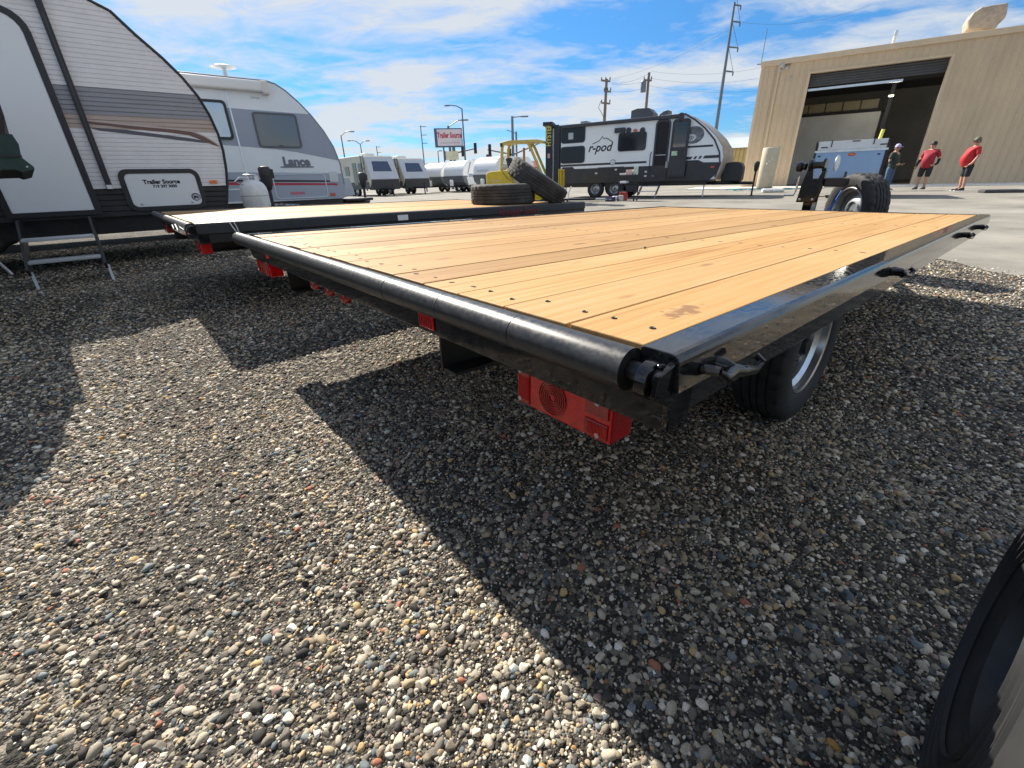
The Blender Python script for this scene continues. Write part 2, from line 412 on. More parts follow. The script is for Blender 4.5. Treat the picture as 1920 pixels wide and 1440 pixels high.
def na_(nm, ty):
    q = N(ng, 'GeometryNodeInputNamedAttribute', data_type=ty); q.inputs['Name'].default_value = nm
    return [o for o in q.outputs if o.enabled and o.name == 'Attribute'][0]
ng.links.new(gi.outputs[0], ip.inputs['Points']); ng.links.new(ci.outputs[0], ip.inputs['Instance'])
ng.links.new(na_('pkind', 'INT'), ip.inputs['Instance Index']); ng.links.new(na_('prot', 'FLOAT_VECTOR'), ip.inputs['Rotation']); ng.links.new(na_('psize', 'FLOAT'), ip.inputs['Scale'])
ng.links.new(ip.outputs[0], gout.inputs[0])
md = po.modifiers.new('stones', 'NODES'); md.node_group = ng
print('stones', len(P))

# ================================================================ shared materials
def wood_mat(key, knot=None, tint=1.0):
    m = bpy.data.materials.new(key); m.use_nodes = True
    t = m.node_tree; b = t.nodes['Principled BSDF']; b.inputs['Roughness'].default_value = .62; b.inputs['Specular IOR Level'].default_value = .25
    tcn = N(t, 'ShaderNodeTexCoord'); oi = N(t, 'ShaderNodeObjectInfo')
    off = N(t, 'ShaderNodeVectorMath', operation='SCALE'); off.inputs[0].default_value = (7.3, 3.1, 5.7); t.links.new(oi.outputs['Random'], off.inputs['Scale'])
    ad = N(t, 'ShaderNodeVectorMath', operation='ADD'); t.links.new(tcn.outputs['Object'], ad.inputs[0]); t.links.new(off.outputs[0], ad.inputs[1])
    def noise(scale, sc3, det=5, dist=0.0):
        mpn = N(t, 'ShaderNodeMapping'); mpn.inputs['Scale'].default_value = sc3; t.links.new(ad.outputs[0], mpn.inputs[0])
        q = N(t, 'ShaderNodeTexNoise'); q.inputs['Scale'].default_value = scale; q.inputs['Detail'].default_value = det; q.inputs['Distortion'].default_value = dist
        t.links.new(mpn.outputs[0], q.inputs['Vector']); return q.outputs['Fac']
    warp = noise(1.4, (1.5, .5, 1), 3)
    grain = noise(9, (7, .22, 7), 6, .6)
    fine = noise(60, (5, .12, 5), 3)
    broad = noise(.9, (2.5, .45, 2.5), 4)
    wv = N(t, 'ShaderNodeTexWave', wave_type='BANDS', bands_direction='X'); wv.inputs['Scale'].default_value = 9; wv.inputs['Distortion'].default_value = 7; wv.inputs['Detail'].default_value = 2.5; wv.inputs['Detail Scale'].default_value = .6
    mpw = N(t, 'ShaderNodeMapping'); mpw.inputs['Scale'].default_value = (1, .07, 1); t.links.new(ad.outputs[0], mpw.inputs[0]); t.links.new(mpw.outputs[0], wv.inputs['Vector'])
    s = MATH(t, 'ADD', MATH(t, 'MULTIPLY', grain, .36), MATH(t, 'MULTIPLY', fine, .16))
    s = MATH(t, 'ADD', s, MATH(t, 'MULTIPLY', broad, .40)); s = MATH(t, 'ADD', s, MATH(t, 'MULTIPLY', wv.outputs['Fac'], .05))
    rp = N(t, 'ShaderNodeValToRGB'); e = rp.color_ramp.elements
    def cc(h): return (*[x * tint * .80 for x in lin(h)], 1)
    e[0].position = .30; e[0].color = cc('#a27141'); e[1].position = .70; e[1].color = cc('#deba86')
    q = e.new(.44); q.color = cc('#c89c62'); q = e.new(.57); q.color = cc('#d5ac77')
    t.links.new(s, rp.inputs[0])
    # board to board tint
    hv = N(t, 'ShaderNodeHueSaturation'); mr = N(t, 'ShaderNodeMapRange'); mr.inputs['To Min'].default_value = .76; mr.inputs['To Max'].default_value = 1.08
    t.links.new(oi.outputs['Random'], mr.inputs[0]); t.links.new(mr.outputs[0], hv.inputs['Value']); t.links.new(rp.outputs[0], hv.inputs['Color'])
    # knots
    mpk = N(t, 'ShaderNodeMapping'); mpk.inputs['Scale'].default_value = (9, 2.6, 1); t.links.new(ad.outputs[0], mpk.inputs[0])
    vk = N(t, 'ShaderNodeTexVoronoi'); vk.inputs['Scale'].default_value = 1.0; t.links.new(mpk.outputs[0], vk.inputs['Vector'])
    kr = N(t, 'ShaderNodeMapRange'); kr.inputs['From Min'].default_value = .03; kr.inputs['From Max'].default_value = .14; kr.inputs['To Min'].default_value = .9; kr.inputs['To Max'].default_value = 0
    t.links.new(vk.outputs['Distance'], kr.inputs[0])
    fac = kr.outputs[0]
    mk = N(t, 'ShaderNodeMix', data_type='RGBA'); mk.inputs[7].default_value = (*lin('#6b4222'), 1)
    t.links.new(fac, mk.inputs[0]); t.links.new(hv.outputs[0], mk.inputs[6]); last = mk.outputs[2]
    if knot:
        sb = N(t, 'ShaderNodeVectorMath', operation='SUBTRACT'); sb.inputs[1].default_value = knot; t.links.new(tcn.outputs['Object'], sb.inputs[0])
        wn = N(t, 'ShaderNodeTexNoise'); wn.inputs['Scale'].default_value = 34; wn.inputs['Detail'].default_value = 4; t.links.new(tcn.outputs['Object'], wn.inputs['Vector'])
        ms = N(t, 'ShaderNodeVectorMath', operation='MULTIPLY'); ms.inputs[1].default_value = (34, 13, 8); t.links.new(sb.outputs[0], ms.inputs[0])
        ln = N(t, 'ShaderNodeVectorMath', operation='LENGTH'); t.links.new(ms.outputs[0], ln.inputs[0])
        d = MATH(t, 'ADD', ln.outputs['Value'], MATH(t, 'MULTIPLY', MATH(t, 'SUBTRACT', wn.outputs['Fac'], .5), 3.4))
        k2 = N(t, 'ShaderNodeMapRange'); k2.inputs['From Min'].default_value = .45; k2.inputs['From Max'].default_value = .80; k2.inputs['To Min'].default_value = .55; k2.inputs['To Max'].default_value = 0
        t.links.new(d, k2.inputs[0])
        m3 = N(t, 'ShaderNodeMix', data_type='RGBA'); m3.inputs[7].default_value = (*lin('#5b3a33'), 1)
        t.links.new(k2.outputs[0], m3.inputs[0]); t.links.new(last, m3.inputs[6]); last = m3.outputs[2]
    t.links.new(last, b.inputs['Base Color'])
    bn = N(t, 'ShaderNodeBump'); bn.inputs['Strength'].default_value = .35; bn.inputs['Distance'].default_value = .0015
    t.links.new(fine, bn.inputs['Height']); t.links.new(bn.outputs[0], b.inputs['Normal'])
    return m
WOOD = wood_mat('deck_wood'); WOODK = wood_mat('deck_wood_knot', knot=(-.065, .20, .0)); WOODT = wood_mat('deck_wood_pale', tint=1.08)
BLK = M('black_paint', (.010, .010, .011), .06, nz=(50, .6), rvar=(.03, .10))
BLKR = M('black_rail_top', (.020, .021, .023), .1, nz=(120, .8, (1, .45, 1)), rvar=(.02, .15))
BLKM = M('black_steel', (.014, .014, .015), .42, nz=(18, .4))
ROLL_M = M('black_roller', (.030, .031, .033), .38, nz=(95, .38), rvar=(.30, .46), bump=(260, .12, .0006))
RUB = M('tyre_rubber', (.021, .021, .022), .72, nz=(9, .45), bump=(60, .25, .001))
RUBG = M('tyre_rubber_dusty', (.05, .049, .047), .85, nz=(8, .5), bump=(60, .3, .001))
STEEL = M('bare_steel', (.55, .55, .56), .32, 1.0, nz=(20, .3))
GALV = M('galvanised_rim', (.62, .64, .66), .28, 1.0, nz=(12, .2))
ALU = M('aluminium', (.72, .73, .74), .35, 1.0, nz=(6, .12))
REDL = M('red_lens', (.92, .010, .012), .10, coat=.6, trans=.30, nz=(70, .3), bump=(220, .5, .002))
REDD = M('red_lens_deep', (.30, .003, .004), .14, coat=.6, nz=(160, .6))
REDI = M('lamp_reflector', (.85, .16, .14), .3, .5, nz=(60, .4))
REDR = M('red_reflector', (.80, .016, .012), .2, coat=.7)
AMB = M('amber_lens', (.85, .20, .02), .22, coat=.6)
WHT = M('white_paint', (.74, .75, .76), .35, nz=(3, .04))
DARKG = M('dark_glass', (.012, .014, .018), .05, coat=.5, spec=.7)
STK = M('white_sticker', (.8, .8, .8), .5)
BLKT = M('black_print', (.012, .012, .014), .5)

# ================================================================ wheels and tyres
TY = {}
def tyre_mesh(R, wd, rim, key, mat=None, blocks=True):
    if key in TY: return TY[key]
    h = wd / 2; n = 108
    prof = [(rim, -h * .80, 0), (rim + .012, -h * .92, 0), (rim + .03, -h * .99, 0), (rim + (R - rim) * .52, -h * 1.03, 0), (rim + (R - rim) * .60, -h * 1.035, 0), (R - .030, -h * .99, 0), (R - .014, -h * .93, 1), (R - .005, -h * .84, 1)]
    ribs = [-.80, -.50, -.44, -.17, -.11, .11, .17, .44, .50, .80]
    g = .008
    prof += [(R - .003, -h * .80, 1), (R - .001, -h * .50, 1), (R - g, -h * .48, 0), (R - g, -h * .44, 0), (R, -h * .42, 2), (R, -h * .17, 2), (R - g, -h * .15, 0), (R - g, -h * .11, 0), (R, -h * .09, 0)]
    prof += [(r, -q, b_) for r, q, b_ in reversed(prof)]
    vs_ = []; fs = []; k = len(prof)
    for (r, q, bl) in prof:
        for j in range(n):
            a = 2 * math.pi * j / n; rr_ = r
            if blocks and bl == 1 and j % 4 == 0: rr_ -= .007
            if blocks and bl == 2 and j % 4 == 2: rr_ -= .005
            vs_.append((q, rr_ * math.cos(a), rr_ * math.sin(a)))
    for i in range(k - 1):
        for j in range(n): fs.append((i * n + j, i * n + (j + 1) % n, (i + 1) * n + (j + 1) % n, (i + 1) * n + j))
    o = len(vs_)
    me = bpy.data.meshes.new('tyre'); me.from_pydata(vs_, [], fs)
    bm = bmesh.new(); bm.from_mesh(me); bmesh.ops.recalc_face_normals(bm, faces=bm.faces); bm.to_mesh(me); bm.free()
    me.shade_smooth(); me.set_sharp_from_angle(angle=rad(30)); me.materials.append(mat or RUB)
    TY[key] = me
    return me
def wheel(parent, name, loc, rot, R=.29, wd=.18, rim=.17, out=1, spokes=True, rimmat=None, blocks=True):
    """a tyre with its rim; axis along local x, the show side towards out*x"""
    root = parent
    w = put(name, tyre_mesh(R, wd, rim, (R, wd, rim, blocks), None, blocks), parent, loc, rot)
    h = wd / 2; s = out; rm = rimmat or GALV
    m_ = MB()
    m_.lathe([(rim + .006, s * h * .86), (rim + .002, s * h * .90), (rim - .008, s * h * .86), (rim - .012, s * h * .6), (rim - .03, s * h * .45), (rim - .034, s * h * .12), (rim - .042, s * h * .05), (rim - .05, s * h * .1),
              (.075, s * h * .34), (.06, s * h * .36), (.055, s * h * .2), (.001, s * h * .2)], axis='x', n=48)
    m_.lathe([(rim + .006, -s * h * .86), (rim - .01, -s * h * .8), (rim - .03, -s * h * .4), (rim - .032, s * h * .1)], axis='x', n=48)
    r_ = m_.build('rim', rm, w, smooth=True)
    if spokes:
        hm = MB()
        for k in range(8):
            a = 2 * math.pi * k / 8
            q = MB().prism(ell(0, 0, .018, .011, 12), lambda a_, b_, t_: (t_, a_, b_), s * h * .20, s * h * .315)
            q.xf(Matrix.Rotation(a, 4, 'X') @ Matrix.Translation((0, 0, .104)))
            q.build('vent_hole', BLKM, w)
        q = MB().lathe([(.034, s * h * .2), (.034, s * h * .62), (.028, s * h * .72), (.001, s * h * .72)], axis='x', n=20); q.build('hub_cap', BLKM, w, smooth=True)
        for k in range(5):
            a = 2 * math.pi * k / 5
            MB().lathe([(.009, s * h * .3), (.009, s * h * .48), (.001, s * h * .5)], c=(0, .058 * math.cos(a), .058 * math.sin(a)), axis='x', n=6).build('lug_nut', STEEL, w)
    return w
# ================================================================ flatbed trailers
SHARED = {}
def shared(key, fn):
    if key not in SHARED: SHARED[key] = fn()
    return SHARED[key]
def mesh_of(mb, mat, smooth=False):
    o = mb.build('tmp', mat, None, smooth); me = o.data; bpy.data.objects.remove(o); return me
SCREW = mesh_of(MB().lathe([(.0001, .0005), (.003, .0002), (.0048, .0016), (.0054, .0009), (.0056, -.002)], n=14), M('screw_head', (.05, .04, .032), .55, .4), True)
HOLE = mesh_of(MB().lathe([(.0001, .0004), (.005, .0004), (.0062, .0001)], n=10), M('screw_pit', (.05, .03, .018), .9), True)
def flatbed(name, label, w0, l0, z0, tilt, L, near, railh):
    WD = 2.37
    root = thing(name, label, 'trailer', YP(w0, l0, 0), (tilt, 0, YROT), 'flat deck trailers parked side by side')
    D = z0
    rs2 = random.Random(11 if near else 5)
    # --- planks
    seams = [0.0]; x = 0.0
    base = [.154, .172, .160, .150, .160, .165, .150, .158, .162, .155, .160, .152, .158, .160]
    for wdt in base:
        x += wdt * (WD / 2.376); seams.append(x)
    seams.append(WD)
    for i in range(len(seams) - 1):
        a, b = seams[i], seams[i + 1]
        if b - a < .03: continue
        gap = rs2.choice([.0012, .0016, .003, .0035, .0022])
        dz = rs2.uniform(-.0015, .0015); e = rs2.uniform(-.004, .004)
        m_ = MB().ab((-b + gap, -.014 + e, D - .038 + dz), (-a - gap, L - .02 + rs2.uniform(-.004, .004), D + dz))
        mat = (WOODK if (near and i == 0) else (WOOD if near else WOODT))
        pl = m_.build('plank', mat, root, bev=.0022)
        # the mesh sits at its own origin so that grain follows the board
        if not (near and i == 0):
            for v in pl.data.vertices: v.co.x += (a + b) / 2; v.co.z -= D
            pl.location = (-(a + b) / 2, 0, D)
        else:
            for v in pl.data.vertices: v.co.z -= D
            pl.location = (0, 0, D)
        ox = 0 if not (near and i == 0) else -(a + b) / 2
        rows = [.05, L * .33, L * .66, L - .07] if near else [.05]
        for yy in rows:
            for k in (-1, 1):
                s = put('screw', SCREW if (yy < .1 and i < 3) else HOLE, pl, (ox + k * (b - a) * .27 + rs2.uniform(-.008, .008), yy + rs2.uniform(-.02, .025), dz + .0004))
                if not (yy < .1 and i < 3): s.scale = (rs2.uniform(.8, 1.7), rs2.uniform(.8, 1.3), 1)
    # --- side rails: bent channel with a broad top flange
    def rail(sgn, x0):
        pf = [(.002, -.03), (.002, .003), (.006, .006), (.050, .006), (.056, .0045), (.061, .001), (.0635, -.004), (.0645, -.009), (.0690, -railh * .50), (.060, -railh * .54), (.060, -railh + .004), (.057, -railh), (.035, -railh), (.035, -railh + .004), (.054, -railh + .006), (.054, -.03)]
        m_ = MB(); m_.prism(pf, lambda a_, b_, t_: (x0 + sgn * a_, t_, D + b_), -.03, L + .01)
        return m_.build('side_rail', BLKR if near else BLKM, root, bev=.0012)
    rail(1, 0); rail(-1, -WD)
    MB().ab((-WD, L - .015, D - railh), (0, L + .006, D + .004)).build('front_rail', BLK, root, bev=.003)
    # --- rear bumper plate and the roller in front of it
    pb = D - .116 if near else D - .115
    pf = [(.030, .0), (.030, -.030), (-.004, -.052), (-.016, -.060), (-.016, pb - D + .004), (-.010, pb - D), (.030, pb - D), (.034, -.03)]
    m_ = MB().prism(pf, lambda a_, b_, t_: (t_, a_ - .012, D + b_ - .004), -WD - .055, .052)
    m_.build('bumper_plate', BLK, root, bev=.0015)
    cy, cz, r = -.050, D - .026, .0315
    cuts = [.004, -.227 - .01, -.478, -.734, -.924, -1.418, -1.648, -2.02, -2.56] if near else [.0, -.6, -1.2, -1.8, -2.38, -2.55]
    for i in range(len(cuts) - 1):
        a, b = cuts[i] - .0012, cuts[i + 1] + .0012
        rj = r + rs2.uniform(-.0006, .0004)
        MB().lathe([(.016, b), (rj, b), (rj, a), (.016, a)], c=(0, cy, cz), axis='x', n=48).build('roller_sleeve', ROLL_M, root, smooth=True)
    MB().tube([(.052, cy, cz), (-WD - .21, cy, cz)], .0145, 20).build('roller_shaft', BLKM, root, smooth=True)
    MB().lathe([(.001, .046), (.020, .046), (.0265, .043), (.0275, .036), (.027, .026), (.02, .023), (.012, .022)], c=(0, cy, cz - .006), axis='x', n=28).build('end_cap', BLK, root, smooth=True)
    m_ = MB().prism([(cy - .022, cz - .022), (cy - .018, cz + .012), (cy + .03, D - .003), (.03, D - .003), (.03, pb + .002), (cy + .022, pb + .002), (cy + .018, cz - .045)], lambda a_, b_, t_: (t_, a_, b_), .050, .060)
    m_.build('end_bracket', BLK, root, bev=.002)
    m_ = MB()
    for k in range(9):                                            # rough weld between cap and bracket
        t_ = rad(-30 + 15 * k)
        m_.sphere((.049, cy + .020 * math.cos(t_) + rs2.uniform(-.002, .002), cz - .006 + .024 * math.sin(t_)), .0042 + rs2.uniform(-.0012, .0012), 6, 4)
    m_.build('weld_bead', BLK, root, smooth=True)
    # --- tail lamps
    for sx in ((-.040, -.275), (-2.15, -2.385)):
        x1, x0 = sx; zt, zb = D - .104, D - .188; yb = -.022
        lamp = MB().ab((x0, yb, zb), (x1, yb + .062, zt)).build('tail_lamp', REDL, root, bev=.004)
        if near or True:
            u = x1 - x0
            MB().ab((x0 + .008, yb + .022, zb + .008), (x1 - .008, yb + .054, zt - .008)).build('lamp_reflector', REDI, lamp)
            MB().ab((x0 + .004, yb - .0025, zb + .004), (x0 + u * .16, yb - .0002, zt - .004)).build('lens_panel', REDD, lamp, bev=.001)
            MB().ab((x0 + u * .76, yb - .003, (zb + zt) / 2 + .004), (x1 - .006, yb - .0002, zt - .006)).build('lens_panel', REDD, lamp, bev=.001)
            MB().ab((x0 + u * .76, yb - .003, zb + .006), (x1 - .006, yb - .0002, (zb + zt) / 2 - .006)).build('lens_panel', REDD, lamp, bev=.001)
            for k in range(6):
                rr_ = .006 + k * .0052
                MB().lathe([(rr_, yb - .0002), (rr_ + .0008, yb - .0028), (rr_ + .003, yb - .0028), (rr_ + .0038, yb - .0002)], c=(x0 + u * .42, 0, (zb + zt) / 2), axis='y', n=32).build('lens_ring', REDD, lamp, smooth=True)
            if near:
                for k in range(14):
                    xx = x0 + u * .79 + k * u * .013
                    MB().ab((xx, yb - .0042, zb + .010), (xx + .0012, yb - .003, (zb + zt) / 2 - .010)).build('lens_rib', REDL, lamp)
                for k in range(9):
                    xx = x0 + .008 + k * .0033
                    MB().ab((xx, yb - .0036, zb + .012), (xx + .0012, yb - .0024, zt - .022)).build('lens_rib', REDL, lamp)
            for (px_, pz_) in ((x0 + .012, zt - .012), (x0 + .012, zb + .012), (x1 - .03, zt - .013), (x1 - .026, zb + .011)):
                MB().lathe([(.0001, yb - .003), (.0022, yb - .0042), (.0046, yb - .0046), (.0052, yb - .002)], c=(px_, 0, pz_), axis='y', n=12).build('lens_screw', STEEL, lamp, smooth=True)
    # --- reflector, clearance lamps, side marker
    if near:
        rf = MB().ab((-.642, -.0335, D - .105), (-.572, -.0285, D - .070)).build('reflector', REDR, root, bev=.003)
        for k in range(6): MB().ab((-.638 + k * .0108, -.0350, D - .101), (-.632 + k * .0108, -.0336, D - .074)).build('reflector_rib', REDD, rf)
        for xx in (-1.496, -1.337, -1.183):
            c_ = MB().lathe([(.001, -.026), (.014, -.024), (.021, -.016), (.023, 0)], c=(xx, -.004, pb - .012), axis='y', n=20).build('clearance_lamp', REDD, root, smooth=True)
            MB().ab((xx - .03, -.004, pb - .02), (xx + .03, .004, pb)).build('lamp_bracket', STEEL, c_, bev=.002)
        MB().lathe([(.001, -.035), (.014, -.034), (.017, -.029), (.018, -.027)], c=(-2.10, 0, D - .075), axis='y', n=20).build('marker_lamp', REDR, root, smooth=True)
        MB().tube([(-2.565, cy, cz + .03), (-2.572, cy - .01, cz + .055), (-2.585, cy - .02, cz + .085)], .0022, 6).build('cable_tie', STK, root)
        MB().tube([(-2.565, cy + .01, cz + .03), (-2.565, cy + .006, cz + .06), (-2.558, cy - .004, cz + .088)], .0022, 6).build('cable_tie', STK, root)
    else:
        for xx in (-.55, -1.9): MB().ab((xx - .035, -.0335, D - .105), (xx + .035, -.0285, D - .070)).build('reflector', REDR, root, bev=.003)
        MB().tube([(.02, -.088, D - .03), (-.12, -.092, D - .02), (-.25, -.095, D - .05), (-.36, -.092, D - .015), (-.50, -.095, D - .055), (-.6, -.09, D - .03)], .0035, 6).build('loose_wire', STK, root, smooth=True)
    # --- frame underneath
    for xx in (-.60, -1.95):
        m_ = MB(); m_.ab((xx - .025, .012, D - .235), (xx - .017, L - .02, D - .04)); m_.ab((xx - .016, .014, D - .235), (xx + .04, L - .02, D - .227)); m_.ab((xx - .016, .014, D - .05), (xx + .04, L - .02, D - .041))
        m_.build('frame_beam', BLKM, root)
    for yy in (.55, 1.35, 2.2, 3.0): MB().ab((-WD + .01, yy, D - .11), (-.01, yy + .05, D - .042)).build('cross_member', BLKM, root)
    # --- axle and wheels (axle height puts the tread on the ground in spite of the deck's slope)
    ya = 1.27; R = .290
    za = R - ya * math.sin(tilt) - .006
    MB().tube([(-.16, ya, za), (-WD + .16, ya, za)], .034, 14).build('axle', BLKM, root, smooth=True)
    wheel(root, 'wheel', (-.175, ya, za), None, R, .18, .172, 1)
    wheel(root, 'wheel', (-WD + .175, ya, za), None, R, .18, .172, -1)
    for xx in (-.60, -1.95):
        m_ = MB()
        for k in range(3): m_.tube([(xx, ya - .34 + k * .05, za + .075 - k * .012), (xx, ya - .15, za + .05 - k * .012), (xx, ya, za + .042 - k * .012), (xx, ya + .15, za + .05 - k * .012), (xx, ya + .34 - k * .05, za + .075 - k * .012)], .010, 6)
        m_.build('leaf_spring', BLKM, root)
    # --- rope hooks on the rails
    def hook(x0, yy, sg):
        z = D - railh * .36
        m_ = MB().tube([(x0, yy, z), (x0 + sg * .016, yy, z - .001), (x0 + sg * .030, yy, z - .002)], [.014, .013, .009], 10)
        m_.tube([(x0 + sg * .030, yy - .052, z + .008), (x0 + sg * .036, yy - .048, z + .002), (x0 + sg * .030, yy - .02, z - .006), (x0 + sg * .026, yy, z - .004), (x0 + sg * .030, yy + .03, z - .012), (x0 + sg * .036, yy + .062, z - .016), (x0 + sg * .040, yy + .072, z - .004), (x0 + sg * .030, yy + .07, z + .004)],
                [.006, .008, .009, .012, .009, .008, .007, .006], 10)
        m_.tube([(x0 + sg * .006, yy - .055, z + .008), (x0 + sg * .032, yy - .052, z + .010)], .008, 8)
        m_.build('rope_hook', BLK, root, smooth=True)
    if near:
        for yy in (.085, 1.22, 2.70, 3.32): hook(.062, yy, 1)
    for yy in (.10, 1.3, 2.5, 3.4): hook(-WD - .062, yy, -1)
    # --- tongue
    zt = D - .16
    for xx in (-.60, -1.95):
        m_ = MB().tube([(xx, L - .3, zt), (-1.275 + (.04 if xx > -1.2 else -.04), L + 1.28, zt - .02)], .045, 4); m_.build('tongue_beam', BLKM, root)
    m_ = MB().ab((-1.33, L + 1.2, zt - .06), (-1.22, L + 1.5, zt + .03)); m_.build('coupler', BLK, root, bev=.015)
    m_ = MB().tube([(-1.275, L + 1.42, .03), (-1.275, L + 1.42, zt + .02)], .028, 14); m_.lathe([(.001, .005), (.09, .005), (.09, .012), (.02, .03), (.02, .06)], c=(-1.275, L + 1.42, .0), n=20); m_.build('tongue_jack', STEEL, root, smooth=True)
    return root
T1 = flatbed('flatbed_trailer', 'wooden flat deck trailer with black pipe roller, red lamps and stones beside its wheel', 0, 0, .651, rad(-1.214), 3.93, True, .098)
T2 = flatbed('flatbed_trailer', 'wooden flat deck trailer carrying two loose tyres, red script on its rail', 3.15, -.14, .682, rad(-.9), 3.60, False, .118)
# lettering and sticker on the far trailer's rail
SCR = M('red_script', (.20, .018, .03), .5)
text('lettering', 'Voyager Sport', .092, SCR, T2, (.0705, 2.62, .682 - .046), RW, .0006, shear=.35)
MB().ab((.0660, 1.33, .682 - .056), (.0712, 1.42, .682 - .016)).build('sticker', STK, T2)
MB().ab((.058, 3.42, .682 - .15), (.08, 3.50, .682 - .12)).build('marker_lamp', AMB, T2, bev=.005)

# spare wheel and winch post on the near trailer's tongue
Lf = 3.93
wheel(T1, 'spare_wheel', (-.86, Lf + .66, .651 - .005), (0, 0, rad(50)), .295, .185, .175, -1, spokes=False, rimmat=M('spare_rim', (.35, .355, .36), .45, .9, nz=(9, .3)))
MB().tube([(-1.10, Lf + .62, .45), (-.86, Lf + .66, .63)], .022, 10).build('spare_bracket', BLKM, T1)
MB().ab((-1.24, Lf + .50, .40), (-1.17, Lf + .58, .86)).build('winch_post', BLK, T1, bev=.006)
MB().ab((-1.165, Lf + .50, .40), (-1.13, Lf + .53, .79)).build('post_stay', STEEL, T1, bev=.004)
m_ = MB().prism([(-.085, 0), (-.07, .16), (-.045, .30), (-.01, .30), (.01, .20), (.05, .20), (.075, .30), (.10, .28), (.10, .16), (.075, 0)], lambda a_, b_, t_: (-1.20 + a_, Lf + .49 + t_, .70 + b_), -.05, .0)
m_.build('winch_bracket', BLK, T1, bev=.006)
for dx in (-.05, .055): MB().lathe([(.001, -.012), (.011, -.01), (.014, 0)], c=(-1.205 + dx, Lf + .44, .725), axis='y', n=10).build('bolt', STEEL, T1, smooth=True)
MB().lathe([(.001, -.075), (.04, -.07), (.047, -.05), (.047, -.03), (.03, -.02), (.03, .0)], c=(-1.27, Lf + .46, 1.0), axis='x', n=20).build('winch_knob', BLK, T1, smooth=True)
MB().lathe([(.001, .05), (.05, .05), (.055, .03), (.03, .02), (.03, -.05), (.055, -.06), (.05, -.08), (.001, -.08)], c=(-1.16, Lf + .46, 1.01), axis='x', n=24).build('winch_drum', BLK, T1, smooth=True)
MB().lathe([(.001, .0), (.062, .0), (.064, .008), (.001, .008)], c=(-1.04, Lf + .46, 1.02), axis='x', n=28).build('ratchet_wheel', STEEL, T1, smooth=True)
MB().tube([(-1.29, Lf + .42, .92), (-1.30, Lf + .42, .80), (-1.31, Lf + .42, .765), (-1.39, Lf + .42, .762)], .009, 8).build('crank_handle', STEEL, T1, smooth=True)
MB().ab((-1.10, Lf + .46, .83), (-.93, Lf + .56, .90)).build('battery_box', BLKM, T1, bev=.01)
m_ = MB().tube([(-.98, Lf + .6, .80), (-1.0, Lf + .56, .70), (-1.03, Lf + .55, .60)], .006, 6); m_.tube([(-.98, Lf + .6, .80), (-1.0, Lf + .52, .68), (-1.05, Lf + .5, .61)], .006, 6); m_.build('blue_strap', M('blue_webbing', (.03, .16, .62), .7), T1)

# pebble left on the deck
o_ = put('pebble', pcol.objects[3].data, None, tuple(YP(.62, .93, .651 - .93 * .0212 + .0035)), (0, 0, .5)); o_.scale = (.0085, .0085, .008)
MB_ = tag(o_, 'single brown pebble lying on the near wooden deck', 'pebble')

# ================================================================ loose tyres on the far deck
z2 = lambda l: .682 - (l + .14) * math.sin(rad(.9))
def loose(label, loc, rot):
    o = put('tyre', tyre_mesh(.35, .195, .205, ('loose',), RUBG), None, loc, rot)
    # inner wall of the carcass
    MB().lathe([(.205, -.078), (.215, -.084), (.315, -.072), (.328, 0), (.315, .072), (.215, .084), (.205, .078)], axis='x', n=60).build('tyre_liner', RUBG, o, smooth=True)
    return tag(o, label, 'tyre', 'loose tyres on the far deck')
tf = YP(3.66, 2.78, z2(2.78) + .101)
loose('loose tyre lying flat on the wooden deck', tuple(tf), (0, rad(90), .4))
tc_ = hit(1008, 341, (0, tf.y + .16, 0), Vector((0, 1, 0)))
axis_ = Vector((.54, -.06, .84)).normalized()
loose('loose tyre leaning at a slant against the flat tyre', tuple(tc_), tuple(axis_.to_track_quat('X', 'Z').to_euler()))

# ================================================================ neighbouring trailer whose wheel shows at the picture's edge
T3 = thing('neighbour_trailer', 'black tyre with dark rim of a trailer parked beside the deck trailer', 'trailer', YP(-.552, .19, 0), YROT)
w3 = wheel(T3, 'wheel', (0, 0, .289), (rad(20), 0, 0), .289, .19, .125, -1, spokes=True, blocks=False, rimmat=M('dark_rim', (.022, .024, .026), .5, nz=(16, .4)))
for rr_ in (.155, .178, .203, .228, .236):
    MB().lathe([(rr_ - .0025, -.0955), (rr_ - .001, -.1005), (rr_ + .001, -.1005), (rr_ + .0025, -.0955)], axis='x', n=90).build('sidewall_rib', RUB, w3, smooth=True)
MB().tube([(.05, 0, .289), (1.9, 0, .289)], .035, 12).build('axle', BLKM, T3)
MB().ab((.16, -2.6, .48), (1.9, .02, 2.1)).build('body', M('sky_blocker_black', (.02, .02, .022), .3), T3, bev=.03)  # unseen box body, added to block sky light over the shaded gravel
MB().ab((.18, -2.5, .38), (1.85, .0, .48)).build('chassis', BLKM, T3)
wheel(T3, 'wheel', (2.02, 0, .289), None, .289, .19, .172, 1, spokes=False)
